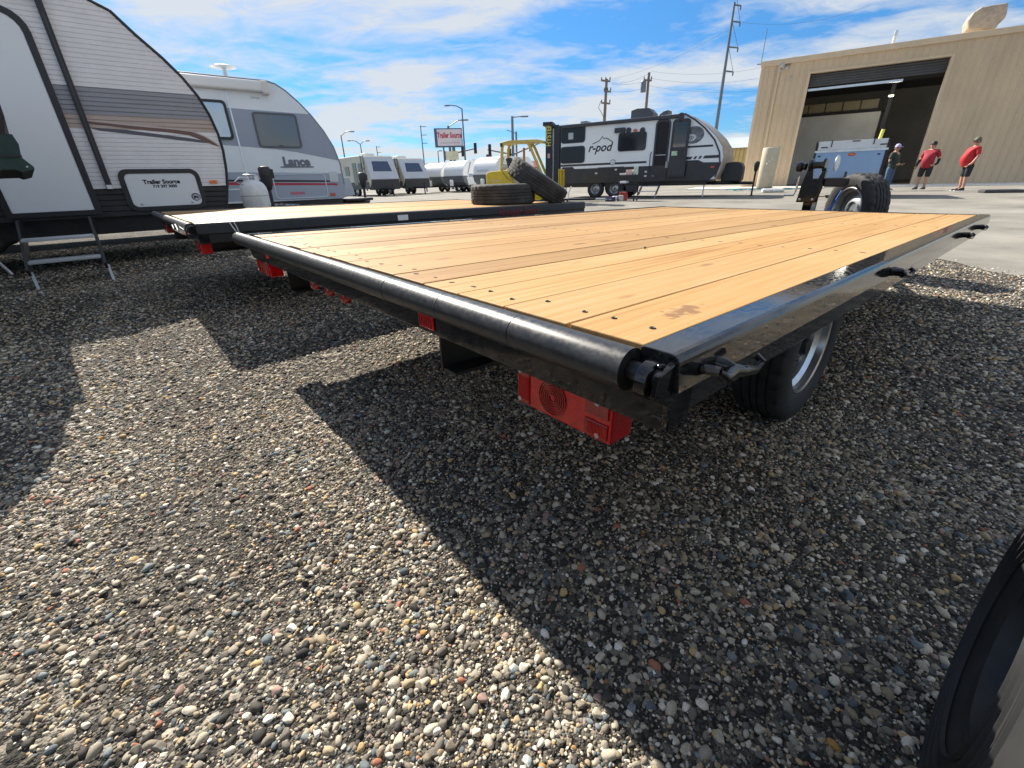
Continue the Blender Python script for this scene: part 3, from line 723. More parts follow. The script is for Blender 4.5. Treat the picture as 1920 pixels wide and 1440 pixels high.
# ================================================================ caravans beside the decks
SID = M('cream_siding', (.80, .80, .81), .42, nz=(5, .05))
SIDG = M('grey_siding', (.30, .31, .34), .45, nz=(4, .08, (1, .4, 6)))
SIDT = M('tan_siding', (.48, .40, .35), .45, nz=(4, .12, (1, .4, 9)))
SKIRT = M('black_skirt', (.022, .022, .024), .5, nz=(6, .3))
TRIM = M('black_trim', (.022, .023, .026), .45)
GREYP = M('grey_panel', (.36, .38, .42), .35)
fx = lambda a_, b_, t_: (t_, a_, b_)          # (l, z) outlines on a wall facing local +x
def interp(z, pts):
    return float(np.interp(z, [p[1] for p in pts], [p[0] for p in pts]))
def corrug(parent, name, mat, z0, z1, step, l0, lfun, depth=.008, x=0.0):
    m_ = MB(); n = max(1, round((z1 - z0) / step)); h = (z1 - z0) / n
    for i in range(n):
        a, b = z0 + i * h, z0 + (i + 1) * h
        la, lm, lb = lfun(a), lfun((a + b) / 2), lfun(b)
        m_.add([(x + depth, l0, a), (x + depth, la, a), (x + depth, lfun(a + h * .72), a + h * .72), (x + depth, l0, a + h * .72), (x, lfun(a + h * .86), a + h * .86), (x, l0, a + h * .86), (x + depth, lb, b), (x + depth, l0, b)],
               [(0, 1, 2, 3), (3, 2, 4, 5), (5, 4, 6, 7)])
    return m_.build(name, mat, parent)

WR = 7.3
RV1 = thing('caravan', 'cream ribbed caravan with rounded nose, white door and black fold-down steps', 'caravan', YP(WR, 0), YROT)
nose = [yw(x, y, WR) for x, y in ((424, 385), (426, 350), (424, 318), (418, 282), (408, 250), (392, 215), (371, 181), (341, 145), (303, 108), (252, 64), (205, 20))]
nose = [(nose[0][0] - .01, .60)] + nose[1:]
lt, zt_ = nose[-1]
nose += [(lt - .20, zt_ + .09), (lt - .45, zt_ + .145), (lt - .75, zt_ + .17), (lt - 1.3, zt_ + .175)]
ztop = nose[-1][1]; lrear = -6.3
nf = lambda z: interp(z, nose)
zs = yw(300, 351, WR)[1]; zg0 = yw(300, 245, WR)[1]; zg1 = yw(235, 168, WR)[1]
corrug(RV1, 'lower_skirt', SKIRT, .60, zs, .062, lrear, nf)
corrug(RV1, 'side_skin', SID, zs, zg0, .047, lrear, nf)
corrug(RV1, 'colour_band', SIDT, zg0, zg0 + .14, .047, lrear, nf)
corrug(RV1, 'colour_band', SIDG, zg0 + .14, zg1, .047, lrear, nf)
corrug(RV1, 'side_skin', SID, zg1, ztop - .01, .047, lrear, nf)
body = [(p[0] - .012, p[1]) for p in nose] + [(lrear, ztop), (lrear, .60)]
MB().prism(body, fx, -2.42, -.003).build('shell', SID, RV1)
# black edge moulding round the nose
m_ = MB(); tr = nose
for (a, b) in zip(tr, tr[1:]):
    m_.tube([(.006, a[0], a[1]), (.006, b[0], b[1])], .018, 6)
m_.build('edge_moulding', TRIM, RV1)
m_ = MB()
for (a, b) in zip(tr, tr[1:]): m_.tube([(-2.42, a[0], a[1]), (-2.42, b[0], b[1])], .018, 6)
m_.build('edge_moulding', TRIM, RV1)
# swoosh decals
def pxpoly(pts, w): return [yw(x, y, w) for x, y in pts]
SW1 = M('brown_decal', (.16, .09, .07), .4); SW2 = M('dark_decal', (.10, .10, .12), .4); SW3 = M('pale_decal', (.55, .46, .42), .4)
for pts, mt, t in (([(162, 226), (250, 236), (330, 243), (360, 247), (382, 256), (402, 268), (412, 276), (400, 272), (375, 262), (355, 254), (320, 249), (240, 241), (165, 231)], SW1, .0105),
                   ([(168, 239), (230, 243), (300, 252), (355, 259), (395, 266), (402, 269), (380, 268), (345, 264), (290, 257), (220, 249), (185, 245)], SW2, .0100),
                   ([(163, 224), (250, 233), (340, 242), (364, 246), (386, 256), (404, 267), (415, 277), (402, 268), (382, 256), (360, 247.6), (330, 243.6), (250, 236.6), (163, 227)], SW3, .0115)):
    MB().prism(pxpoly(pts, WR), fx, .006, t).build('decal_stripe', mt, RV1)
# entrance door
l0, l1 = yw(23, 400, WR)[0], yw(178, 393, WR)[0]; z0 = yw(100, 397, WR)[1]
zd = yw(37, 48, WR)[1] + .10
MB().prism(rr2(l0, z0, l1, zd, .17, .012), fx, .010, .030).build('door', M('door_white', (.78, .81, .83), .3), RV1, bev=.004)
MB().ring(rr2(l0 - .055, z0 - .05, l1 + .062, zd + .055, .21, .02), rr2(l0, z0, l1, zd, .17, .012), fx, .006, .036).build('door_frame', TRIM, RV1)
# awning arm with a price tag
la = yw(141, 183, WR)[0]
MB().ab((.008, la - .030, zs - .01), (.060, la + .030, ztop - .04)).build('awning_arm', TRIM, RV1, bev=.008)
MB().ab((.062, la - .006, zs + .25), (.070, la + .006, ztop - .3)).build('awning_strut', M('grey_strut', (.06, .06, .065), .4), RV1)
MB().ab((.0605, la - .025, zs - .004), (.0625, la + .028, zs + .04)).build('price_tag', STK, RV1)
MB().ab((.0, lrear, ztop - .13), (.11, la + .08, ztop - .02)).build('awning_roll', TRIM, RV1, bev=.03)
# baggage door
b0, b1 = yw(238, 350, WR)[0], yw(371, 350, WR)[0]; bz0, bz1 = yw(310, 386, WR)[1], yw(300, 325, WR)[1]
MB().prism(rr(b0, bz0, b1, bz1, .06), fx, .008, .022).build('baggage_door', M('baggage_white', (.78, .81, .83), .28), RV1, bev=.003)
MB().ring(rr(b0 - .055, bz0 - .045, b1 + .05, bz1 + .05, .10), rr(b0, bz0, b1, bz1, .06), fx, .006, .030).build('baggage_frame', TRIM, RV1)
sx_, sz_ = yw(303, 341, WR)
text('lettering', 'Trailer Source', .066, BLKT, RV1, (.0226, sx_, sz_), RW, .0004, offset=.0032)
text('lettering', '719 397 3000', .046, BLKT, RV1, (.0226, sx_ + .02, sz_ - .052), RW, .0004, offset=.0022)
ex, ez = yw(367, 369, WR)
em = MB().prism(ell(ex, ez, .052, .048), fx, .022, .0232).build('emblem', M('emblem_dark', (.10, .11, .13), .5), RV1)
MB().prism(ell(ex + .004, ez - .004, .040, .036), fx, .0233, .0238).build('emblem_disc', M('emblem_pale', (.50, .53, .57), .5), em)
MB().prism([(ex - .03, ez - .012), (ex - .02, ez + .012), (ex - .005, ez + .018), (ex + .006, ez + .008), (ex + .026, ez + .010), (ex + .03, ez - .004), (ex + .022, ez - .026), (ex + .012, ez - .008), (ex - .008, ez - .010), (ex - .014, ez - .028)], fx, .0239, .0244).build('emblem_figure', BLKT, em)
for hx in (267, 361):
    q = yw(hx, 384 if hx < 300 else 380, WR); MB().lathe([(.001, .034), (.012, .033), (.014, .022)], c=(0, q[0], q[1] + .01), axis='x', n=12).build('latch', STEEL, RV1, smooth=True)
q = yw(400, 341, WR)
al = MB().prism(rr(q[0] - .048, q[1] - .022, q[0] + .048, q[1] + .022, .015), fx, .006, .022).build('marker_lamp', AMB, RV1, bev=.004)
MB().prism(rr(q[0] - .02, q[1] - .006, q[0] + .02, q[1] + .006, .004), fx, .022, .024).build('lamp_bar', M('amber_dark', (.5, .06, .01), .3), al)
# chassis, wheels, steps, jack
MB().ab((-2.30, lrear, .40), (-.10, nose[0][0] - .1, .60)).build('chassis', BLKM, RV1)
MB().ab((-1.9, -4.4, .12), (-.35, -4.2, .48)).build('axle_beam', BLKM, RV1)
for yy in (-3.6, -4.5):
    for xx in (-.22, -2.2): wheel(RV1, 'wheel', (xx, yy, .33), None, .33, .22, .19, 1, spokes=False)
LADP = M('step_alloy', (.66, .70, .74), .35, .5)
for z, xa in ((.462, .66), (.265, .89)):
    MB().ab((xa, -1.30, z - .03), (xa + .19, -.74, z)).build('step_tread', LADP, RV1, bev=.006)
for yy in (-1.32, -.725):
    m_ = MB().prism([(.02, .62), (.30, .62), (1.12, .19), (1.10, .13), (.98, .13), (.05, .50)], lambda a_, b_, t_: (a_, yy + t_, b_), -.012, .012)
    m_.build('step_stringer', TRIM, RV1)
    MB().box((1.09, yy + .015, .082), (.030, .024, .172), (0, rad(-12), 0)).build('step_leg', LADP, RV1)
MB().tube([(-.35, -1.85, .56), (-.25, -1.62, .02)], .022, 8).build('corner_jack', STEEL, RV1)
# tongue with bottle and jack
yn = nose[0][0]
for xx in (-.55, -1.85): MB().tube([(xx, yn - .2, .50), (-1.2, yn + 1.35, .46)], .05, 4).build('tongue_beam', BLKM, RV1)
tk = yw(477, 362, 8.35)
t_ = MB().lathe([(.001, .36), (.14, .36), (.185, .39), (.205, .45), (.205, .66), (.195, .72), (.165, .775), (.11, .815), (.05, .83), (.001, .83)], c=(-1.05, tk[0], .16), n=36)
tank = t_.build('gas_bottle', M('bottle_white', (.74, .75, .75), .45, nz=(7, .14)), RV1, smooth=60)
MB().lathe([(.207, .585), (.207, .60)], c=(-1.05, tk[0], .16), n=36).build('bottle_seam', M('seam_grey', (.5, .5, .5), .5), tank)
for a0_ in (20, 200):
    ring_ = []
    for k in range(9):
        t2_ = rad(a0_ + k * 15); ring_.append((-1.05 + .115 * math.cos(t2_), tk[0] + .115 * math.sin(t2_)))
    m_ = MB()
    for (xa, ya), (xb, yb2) in zip(ring_, ring_[1:]): m_.add([(xa, ya, .94), (xb, yb2, .94), (xb, yb2, 1.06), (xa, ya, 1.06)], [(0, 1, 2, 3)])
    m_.build('bottle_collar', MATS['bottle_white'], tank)
m_ = MB().tube([(-1.05 + .115 * math.cos(rad(k * 15)), tk[0] + .115 * math.sin(rad(k * 15)), 1.065) for k in range(25)] if False else [(-1.05 + .115 * math.cos(2 * math.pi * k / 24), tk[0] + .115 * math.sin(2 * math.pi * k / 24), 1.065) for k in range(25)], .008, 6); m_.build('collar_rim', STEEL, tank)
MB().tube([(-1.05, tk[0], .97), (-1.05, tk[0], 1.04)], .026, 10).build('bottle_valve', STEEL, tank)
m_ = MB().tube([(-1.02, tk[0] - .03, 1.02), (-.95, tk[0] - .18, 1.03), (-.94, tk[0] - .26, .97), (-.97, tk[0] - .18, .93), (-1.0, tk[0] + .02, .97)], .011, 6); m_.build('gas_hose', STEEL, tank, smooth=True)
def ejack(parent, x, y, zt):
    j = MB().lathe([(.001, zt), (.075, zt - .01), (.098, zt - .05), (.095, zt - .16), (.075, zt - .30), (.05, zt - .36), (.04, zt - .37)], c=(x, y, 0), n=20)
    j.box((x, y + .06, zt - .12), (.12, .12, .14))
    h = j.build('jack_head', TRIM, parent, smooth=True, bev=.01)
    MB().tube([(x, y, zt - .36), (x, y, .04)], .034, 12).build('jack_tube', M('dull_black', (.03, .03, .032), .5), parent)
    MB().lathe([(.001, .0), (.10, .0), (.10, .015), (.03, .04)], c=(x, y, .004), n=18).build('jack_foot', BLKM, parent)
jk = yw(503, 350, 8.5)
ejack(RV1, -1.2, jk[0], topz(YP(8.5, jk[0]), 311))
# bench of small clutter lying on the tongue
m_ = MB()
for k in range(9): m_.tube([(-1.15 + random.uniform(-.25, .1), jk[0] - .02 + random.uniform(0, .38), .56 + random.uniform(-.02, .05)), (-1.15 + random.uniform(-.25, .1), jk[0] + random.uniform(0, .40), .55 + random.uniform(0, .07))], .010, 5)
m_.build('chain', STEEL, RV1)

# ---------------------------------------------------------------- smooth grey-and-white caravan behind
WL = 10.6
RV2 = thing('caravan', 'smooth white and grey caravan with lettering and a square dark window', 'caravan', YP(WL, 0), YROT)
SMW = M('gel_white', (.76, .80, .83), .22, nz=(2, .03)); SMG = M('gel_grey', (.31, .34, .41), .22, nz=(2, .04)); SEAM = M('seam_line', (.12, .14, .18), .5)
q = [yw(x, y, WL) for x, y in ((645, 372), (645, 345), (638, 308), (625, 275), (607, 246), (583, 216), (560, 192), (535, 170), (515, 157), (497, 151), (470, 148.5))]
zroof = q[-1][1]
zb = yw(570, 375.5, WL)[1]
out = [(q[0][0], zb)] + q[1:] + [(q[-1][0] - 5.5, zroof + .02), (q[-1][0] - 5.5, zb)]
MB().prism(out, fx, -2.25, 0).build('shell', SMW, RV2, bev=.01)
m_ = MB()
for a, b in zip(out[1:11], out[2:12]): m_.tube([(.0, a[0], a[1]), (.0, b[0], b[1])], .014, 6)
m_.build('edge_moulding', M('grey_moulding', (.25, .27, .30), .4), RV2)
band = [yw(x, y, WL) for x, y in ((300, 195), (425, 202), (500, 208), (581, 214.5), (607, 247), (625, 276), (635.5, 301), (600, 294), (555, 285), (515, 279.5), (455, 274.5), (300, 262))]
MB().prism(band, fx, .001, .005).build('colour_band', SMG, RV2)
low = [yw(x, y, WL) for x, y in ((300, 322), (450, 323), (600, 324), (643, 325.5), (647, 345), (646, 371), (513, 376), (300, 381))]
MB().prism(low, fx, .001, .004).build('lower_band', M('gel_blue_grey', (.36, .40, .48), .25), RV2)
st = [yw(x, y, WL) for x, y in ((300, 336), (515, 337.2), (612, 338), (628, 339), (637, 336.5), (630, 341), (612, 341.3), (515, 341), (300, 340))]
MB().prism(st, fx, .004, .006).build('stripe', TRIM, RV2)
st = [yw(x, y, WL) for x, y in ((300, 341), (515, 342.6), (625, 343.5), (632, 344), (634, 347), (631, 348), (625, 347), (515, 347.5), (300, 346.5))]
MB().prism(st, fx, .004, .006).build('stripe', M('stripe_red', (.42, .03, .06), .35), RV2)
# window
a0, a1 = yw(477, 245, WL)[0] + .02, yw(560, 245, WL)[0]; c0, c1 = yw(525, 277, WL)[1], yw(515, 212, WL)[1]
MB().ring(rr(a0, c0, a1, c1, .06), rr(a0 + .03, c0 + .03, a1 - .03, c1 - .03, .04), fx, .004, .030).build('window_frame', M('grey_frame', (.10, .10, .11), .4), RV2)
MB().prism(rr(a0 + .03, c0 + .03, a1 - .03, c1 - .03, .04), fx, .006, .020).build('window_pane', M('sky_glass', (.10, .115, .13), .06, coat=.6, spec=.8), RV2)
MB().ab((.02, (a0 + a1) / 2 - .04, c0 + .03), (.028, (a0 + a1) / 2 + .04, c0 + .045)).build('window_catch', TRIM, RV2)
d0, d1 = yw(400, 225, WL)[0] - .25, yw(430, 225, WL)[0]; e0, e1 = yw(425, 262, WL)[1], yw(400, 187, WL)[1]
MB().ring(rr(d0, e0, d1, e1, .07), rr(d0 + .045, e0 + .045, d1 - .045, e1 - .045, .04), fx, .010, .040).build('window_frame', TRIM, RV2)
MB().prism(rr(d0 + .045, e0 + .045, d1 - .045, e1 - .045, .04), fx, .010, .026).build('window_pane', M('mirror_glass', (.42, .50, .56), .05, .6), RV2)
dl = yw(447, 260, WL)[0]
door = rr(dl - .80, zb + .25, dl, zroof - .12, .16)
MB().ring(door, [(a, b) for a, b in rr(dl - .775, zb + .275, dl - .025, zroof - .145, .14)], fx, .003, .014).build('door_frame', ALU, RV2)
# awning
aw0, aw1 = q[-1][0] - 4.5, yw(497, 160, WL)[0]
MB().prism(rr(-.07, zroof - .22, .07, zroof - .03, .05), lambda a_, b_, t_: (.08 + a_, t_, b_), aw0, aw1 - .10).build('awning_case', M('awning_white', (.72, .72, .70), .4), RV2)
MB().prism(rr(-.085, zroof - .26, .085, zroof - .02, .05), lambda a_, b_, t_: (.085 + a_, t_, b_), aw1 - .10, aw1).build('awning_end', M('awning_cream', (.66, .63, .58), .45), RV2)
text('lettering', 'cirrus', .07, M('tan_print', (.32, .27, .25), .5), RV2, (.004, aw1 - .24, zroof - .30), RW, .0005)
ls = yw(556, 305, WL)
text('lettering', 'Lance', .235, M('chrome_print', (.16, .16, .19), .35, .4), RV2, (.006, ls[0], ls[1] + .012), RW, .004, offset=.012)
text('lettering_edge', 'Lance', .235, M('silver_print', (.62, .62, .66), .3, .5), RV2, (.003, ls[0] + .006, ls[1] + .004), RW, .002, offset=.020)
MB().ab((.004, ls[0] - .34, ls[1] - .095), (.009, ls[0] + .34, ls[1] - .07)).build('lettering_bar', MATS['chrome_print'], RV2)
h0, h1 = yw(514, 350, WL)[0], yw(613, 350, WL)[0]; hz0, hz1 = yw(560, 372, WL)[1], yw(560, 325, WL)[1]
MB().ring(rr(h0, hz0, h1, hz1, .07), rr(h0 + .022, hz0 + .022, h1 - .022, hz1 - .022, .055), fx, .006, .014).build('hatch_frame', M('hatch_edge', (.55, .62, .68), .3), RV2)
p_ = yw(625, 331, WL); MB().prism(rr(p_[0] - .10, p_[1] - .11, p_[0] + .10, p_[1] + .10, .03), fx, .006, .02).build('inlet_cover', M('cover_pale', (.60, .64, .66), .35), RV2, bev=.004)
p_ = yw(558, 362, WL); MB().prism(rr(p_[0] - .15, p_[1] - .025, p_[0] + .15, p_[1] + .025, .005), fx, .006, .009).build('badge', M('badge_pink', (.55, .16, .22), .5), RV2)
p_ = yw(624, 364.5, WL); MB().prism(rr(p_[0] - .06, p_[1] - .032, p_[0] + .06, p_[1] + .032, .02), fx, .006, .02).build('marker_lamp', M('marker_red', (.62, .10, .05), .3), RV2)
# front locker, chassis, roof gear
fl = [yw(x, y, WL) for x, y in ((646, 331), (660, 333), (665, 345), (672, 366), (640, 372))]
MB().prism(fl, fx, -1.9, -.15).build('front_locker', M('locker_grey', (.42, .46, .52), .3), RV2, bev=.02)
MB().ab((-2.1, q[-1][0] - 5.3, .42), (-.08, q[0][0], zb)).build('chassis', BLKM, RV2)
for xx in (-.2, -2.05):
    wheel(RV2, 'wheel', (xx, -2.2, .34), None, .34, .22, .2, 1, spokes=False)
for xx in (-.5, -1.7): MB().tube([(xx, q[0][0] - .2, .48), (-1.12, q[0][0] + 1.1, .46)], .05, 4).build('tongue_beam', BLKM, RV2)
MB().ab((-1.35, q[0][0] + .25, .50), (-.6, q[0][0] + 1.0, .56)).build('tongue_tray', BLKM, RV2, bev=.02)
jk2 = yw(681, 345, WL + 1.1)
ejack(RV2, -1.1, jk2[0], topz(YP(WL + 1.1, jk2[0]), 323))
dm = yw(414, 130, WL + .7)
zr = zroof + .02
MB().lathe([(.001, .10), (.20, .08), (.27, .03), (.28, 0)], c=(-.7, dm[0], zr), n=24).build('vent_dome', M('smoke_dome', (.05, .06, .08), .2), RV2, smooth=True)
MB().tube([(-.7, dm[0] + .06, zr), (-.7, dm[0] + .06, zr + .25)], .035, 10).build('antenna_mast', WHT, RV2)
MB().lathe([(.001, .30), (.16, .285), (.235, .265), (.235, .255), (.16, .238), (.001, .225)], c=(-.7, dm[0] + .05, zr), n=28).build('antenna_disc', WHT, RV2, smooth=True)

# ---------------------------------------------------------------- tent trailer whose bunk end reaches into the picture
CAN = M('green_canvas', (.030, .062, .055), .85, nz=(7, .35), bump=(14, .5, .01)); CANB = M('brown_canvas', (.04, .030, .030), .85, nz=(5, .3), bump=(9, .4, .01))
TT = thing('tent_trailer', 'dark green canvas bunk end of a folding tent trailer beside the steps', 'tent trailer', YP(3.7, 0), YROT)
le = yw(18, 240, 3.7)[0]
pf = [(le - .03, 1.19), (le, 1.28), (le + .01, 1.40), (le, 1.52), (le - .03, 1.64), (le - .09, 1.76), (le - .18, 1.87), (le - .30, 1.95), (le - .48, 2.0), (-2.3, 2.02), (-2.3, 1.19)]
ft = lambda a_, b_, t_: (t_, a_ + .085 * min(t_, 0), b_)
MB().prism(pf, ft, -2.0, 0).build('canvas_tent', CANB, TT, smooth=25)
tip = yw(66, 317, 3.7)
sk = [(le, 1.19), (yw(36, 270, 3.7)[0], 1.14), (yw(41, 295, 3.7)[0], yw(41, 295, 3.7)[1]), (tip[0], tip[1] + .012), (tip[0], tip[1]), (yw(42, 322, 3.7)[0], yw(42, 323, 3.7)[1]), (yw(30, 318, 3.7)[0], yw(30, 318, 3.7)[1]), (-2.3, .985), (-2.3, 1.19)]
MB().prism(sk, ft, -2.06, .03).build('canvas_skirt', CAN, TT)
hem = yw(40, 293, 3.7)
MB().ab((.03, -2.3, hem[1] - .006), (.036, hem[0] + .005, hem[1] + .006)).build('canvas_hem', TRIM, TT)
MB().tube([(.033, tip[0] - .03, tip[1] + .008), (.036, tip[0] - .022, tip[1] + .014)], .005, 6).build('snap_stud', STEEL, TT)
MB().ab((-2.0, -5.6, .5), (0, -2.3, 1.19)).build('lower_body', M('tent_body', (.6, .6, .58), .4), TT, bev=.03)
MB().ab((-2.0, -5.6, 1.98), (0, -2.2, 2.12)).build('roof', WHT, TT, bev=.03)
for xx in (-.05, -1.95): MB().tube([(xx, -2.3, .7), (xx, le - .35, 1.0)], .02, 8).build('bunk_strut', STEEL, TT)
for xx in (-.15, -1.85): wheel(TT, 'wheel', (xx, -4.0, .29), None, .29, .18, .17, 1, spokes=False)
# ================================================================ caravan with open door in front of the workshop
fy = lambda a_, b_, t_: (a_, -t_, b_)      # (a, z) outlines on a wall facing local -y, t outwards
RP = thing('caravan', 'white caravan with black lower half, open dark door and two stacked rear windows', 'caravan', PORG, FROT)
fp = lambda x, y: fa(x, y, PORG)
PWH = M('laminate_white', (.80, .84, .87), .28, nz=(2, .03)); PBK = M('laminate_black', (.028, .030, .036), .35, nz=(3, .25)); PNV = M('navy_stripe', (.03, .035, .05), .35); PTN = M('nose_tan', (.42, .34, .28), .35, nz=(3, .2))
a_r = fp(1043, 270)[0]; ztp = 2.98
nose2 = [fp(x, y) for x, y in ((1339, 336), (1347, 320), (1356, 295), (1354, 275), (1342, 255), (1322, 235), (1300, 219), (1283, 212))]
zbt = .66
prof = [(a_r, zbt), (nose2[0][0] - .15, zbt)] + nose2 + [(a_r, ztp)]
MB().prism(prof, lambda a_, b_, t_: (a_, t_, b_), .0, 2.42).build('shell', PWH, RP, bev=.012)
# lower half
zk = fp(1053, 318)[1]
lowp = [(a_r - .002, zbt - .03), (nose2[0][0] - .12, zbt - .03)] + [fp(1341, 331), fp(1337, 305)]
hump = [fp(1330, 303), fp(1310, 304), fp(1300, 306.5), fp(1283, 309)]
MB().prism([(a_r - .002, zbt - .03), (nose2[0][0] - .2, zbt - .03), (nose2[0][0] - .03, zbt + .12), (nose2[1][0] - .02, fp(1347, 320)[1]), (nose2[1][0] + .06, zk + .03), (3.5 + .9, zk + .05), (4.2, zk + .14), (3.75, zk + .14), (3.6, zk + .0), (a_r + .95, zk + .0), (a_r + .85, zk + .09), (a_r + .35, zk + .09), (a_r + .25, zk - .02), (a_r - .002, zk - .03)], fy, .001, .012).build('lower_cladding', PBK, RP)
m_ = MB()
ed = [fp(x, y) for x, y in ((1340, 332), (1350, 308), (1349, 285), (1340, 262), (1322, 240), (1303, 224), (1284, 213))]
for a, b in zip(ed, ed[1:]): m_.tube([(a[0], -.01, a[1]), (b[0], -.01, b[1])], .028, 6)
m_.build('edge_moulding', PNV, RP)
capo = [(p[0] + .10, p[1]) for p in nose2]; 
MB().prism([p for p in nose2] + [(p[0] + .06, p[1] - .01) for p in reversed(nose2)], lambda a_, b_, t_: (a_, t_, b_), .06, 2.36).build('nose_cap', PTN, RP, smooth=True)
for z0_, z1_ in ((1.34, 1.42),):
    MB().prism([(a_r, z0_), (2.15, z0_ + .0), (2.15, z1_), (a_r, z1_ - .0)], fy, .001, .006).build('stripe', PNV, RP)
MB().prism([(.0, 1.22), (1.2, 1.22), (1.2, 1.25), (.0, 1.25)], fy, .001, .006).build('stripe', PNV, RP)
s0 = fp(1290, 298); s1 = fp(1352, 292)
for k, (x0, x1) in enumerate(((1284, 1297), (1300, 1306), (1309, 1315), (1318, 1349))):
    c0, c1 = fp(x0, 297 - (x0 - 1284) * .075), fp(x1, 297 - (x1 - 1284) * .075)
    MB().prism([(c0[0], c0[1] - .05), (c1[0] - .03, c0[1] - .05), (c1[0] + .03, c0[1] + .05), (c0[0] + .06, c0[1] + .05)], fy, .001, .006).build('stripe', PNV, RP)
c0, c1 = fp(1284, 276), fp(1337, 273); MB().prism([(c0[0], c0[1] - .035), (c1[0], c0[1] - .035), (c1[0], c0[1] + .035), (c0[0], c0[1] + .035)], fy, .001, .006).build('stripe', PNV, RP)
# windows
for (x0, y0, x1, y1, r) in ((1053.5, 267, 1097, 235, .10), (1052.5, 305, 1096, 276, .10), (1159.5, 281.5, 1212, 249.5, .08)):
    q0, q1 = fp(x0, y0), fp(x1, y1); q0 = (q0[0], q0[1] + .0); top = fp((x0 + x1) / 2, y1)[1]; bot = fp((x0 + x1) / 2, y0)[1]
    MB().prism(rr(q0[0], bot, q1[0], top, r), fy, .004, .022).build('window_pane', M('smoked_glass', (.02, .022, .028), .12, spec=.35), RP)
    MB().ring(rr(q0[0] - .03, bot - .03, q1[0] + .03, top + .03, r + .03), rr(q0[0], bot, q1[0], top, r), fy, .003, .030).build('window_frame', PNV, RP)
q0 = fp(1066, 262)
MB().prism(rr(q0[0], 2.42, q0[0] + .24, 2.68, .01), fy, .0225, .0235).build('notice', M('notice_grey', (.42, .46, .48), .5), RP)
q0 = fp(1163, 252); MB().ab((q0[0] - .22, -.13, 2.52), (q0[0] + .22, 0, 2.70)).build('outside_shelf', PNV, RP, bev=.01)
q0 = fp(1125, 274)
text('lettering', 'r-pod', .46, PNV, RP, (q0[0] - .02, -.004, q0[1] - .06), RF, .002, shear=.32, offset=.010, sx=1.02)
m_ = MB().tube([(q0[0] - .35, -.004, q0[1] + .10), (q0[0] - .05, -.004, q0[1] + .20), (q0[0] + .10, -.004, q0[1] + .36), (q0[0] + .18, -.004, q0[1] + .26), (q0[0] + .26, -.004, q0[1] + .30), (q0[0] + .55, -.004, q0[1] + .14)], .016, 5); m_.build('mountain_line', PNV, RP)
q0 = fp(1149, 304.5)
MB().prism(ell(q0[0], q0[1], .125, .115), fy, .002, .010).build('emblem_ring', M('emblem_grey', (.20, .22, .26), .4), RP)
MB().prism(ell(q0[0], q0[1], .095, .085), fy, .010, .013).build('emblem_disc', PWH, RP)
text('lettering', 'rp', .12, PNV, RP, (q0[0], -.015, q0[1]), RF, .001, shear=.3)
q0 = fp(1301, 253)
MB().prism(ell(q0[0], q0[1], .38, .30), fy, .002, .010).build('emblem_disc', M('emblem_slate', (.14, .16, .19), .4, nz=(6, .6)), RP)
MB().prism(ell(q0[0] - .10, q0[1] - .09, .20, .13), fy, .010, .012).build('emblem_patch', M('emblem_white', (.55, .60, .64), .4), RP)
text('lettering', 'rp', .22, PNV, RP, (q0[0] - .1, -.014, q0[1] - .08), RF, .001, shear=.3)
for x, c in ((1179, PNV), (1191.5, M('orange_badge', (.55, .16, .08), .4)), (1205, PNV)):
    q0 = fp(x, 244.5); MB().prism(ell(q0[0], q0[1], .11 if c is PNV else .09, .11 if c is PNV else .055, 18), fy, .003, .03).build('speaker' if c is PNV else 'badge', c, RP)
# doorway and open door leaf
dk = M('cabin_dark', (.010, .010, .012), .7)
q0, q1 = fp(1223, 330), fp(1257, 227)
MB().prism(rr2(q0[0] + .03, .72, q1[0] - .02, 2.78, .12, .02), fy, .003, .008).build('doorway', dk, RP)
MB().ring(rr2(q0[0] - .04, .66, q1[0] + .05, 2.86, .16, .03), rr2(q0[0] + .03, .72, q1[0] - .02, 2.78, .12, .02), fy, .003, .035).build('door_frame', PNV, RP)
MB().ab((q0[0] + .05, -.02, 1.60), (q0[0] + .46, -.008, 1.625)).build('grab_bar', STEEL, RP)
ld0, ld1 = fp(1259, 280)[0], fp(1289, 280)[0]
leaf = MB().prism(rr2(ld0 - .02, .78, ld1 + .03, 2.82, .12, .03), fy, .10, .15).build('door_leaf', PBK, RP, bev=.01)
MB().prism(rr(ld0 + .08, 1.85, ld1 - .06, 2.70, .05), fy, .15, .156).build('door_glass', DARKG, leaf)
MB().prism(rr(ld0 + .02, .86, ld1 - .04, 1.40, .03), fy, .15, .156).build('door_panel', M('leaf_panel', (.04, .042, .048), .5), leaf)
MB().ab((ld0 + .06, -.158, 1.56), (ld0 + .28, -.15, 1.72)).build('door_sticker', M('green_sticker', (.45, .62, .42), .5, nz=(22, .5)), leaf)
MB().tube([(q0[0] - .12, -.05, 1.05), (q0[0] - .14, -.08, 1.12), (q0[0] - .14, -.08, 1.66), (q0[0] - .10, -.05, 1.74)], .018, 8).build('assist_handle', PNV, RP, smooth=True)
MB().ab((ld0 - .16, -.10, 1.12), (ld0 - .04, -.05, 1.36)).build('grey_bag', M('bag_grey', (.35, .36, .38), .8, nz=(18, .4)), RP, bev=.03)
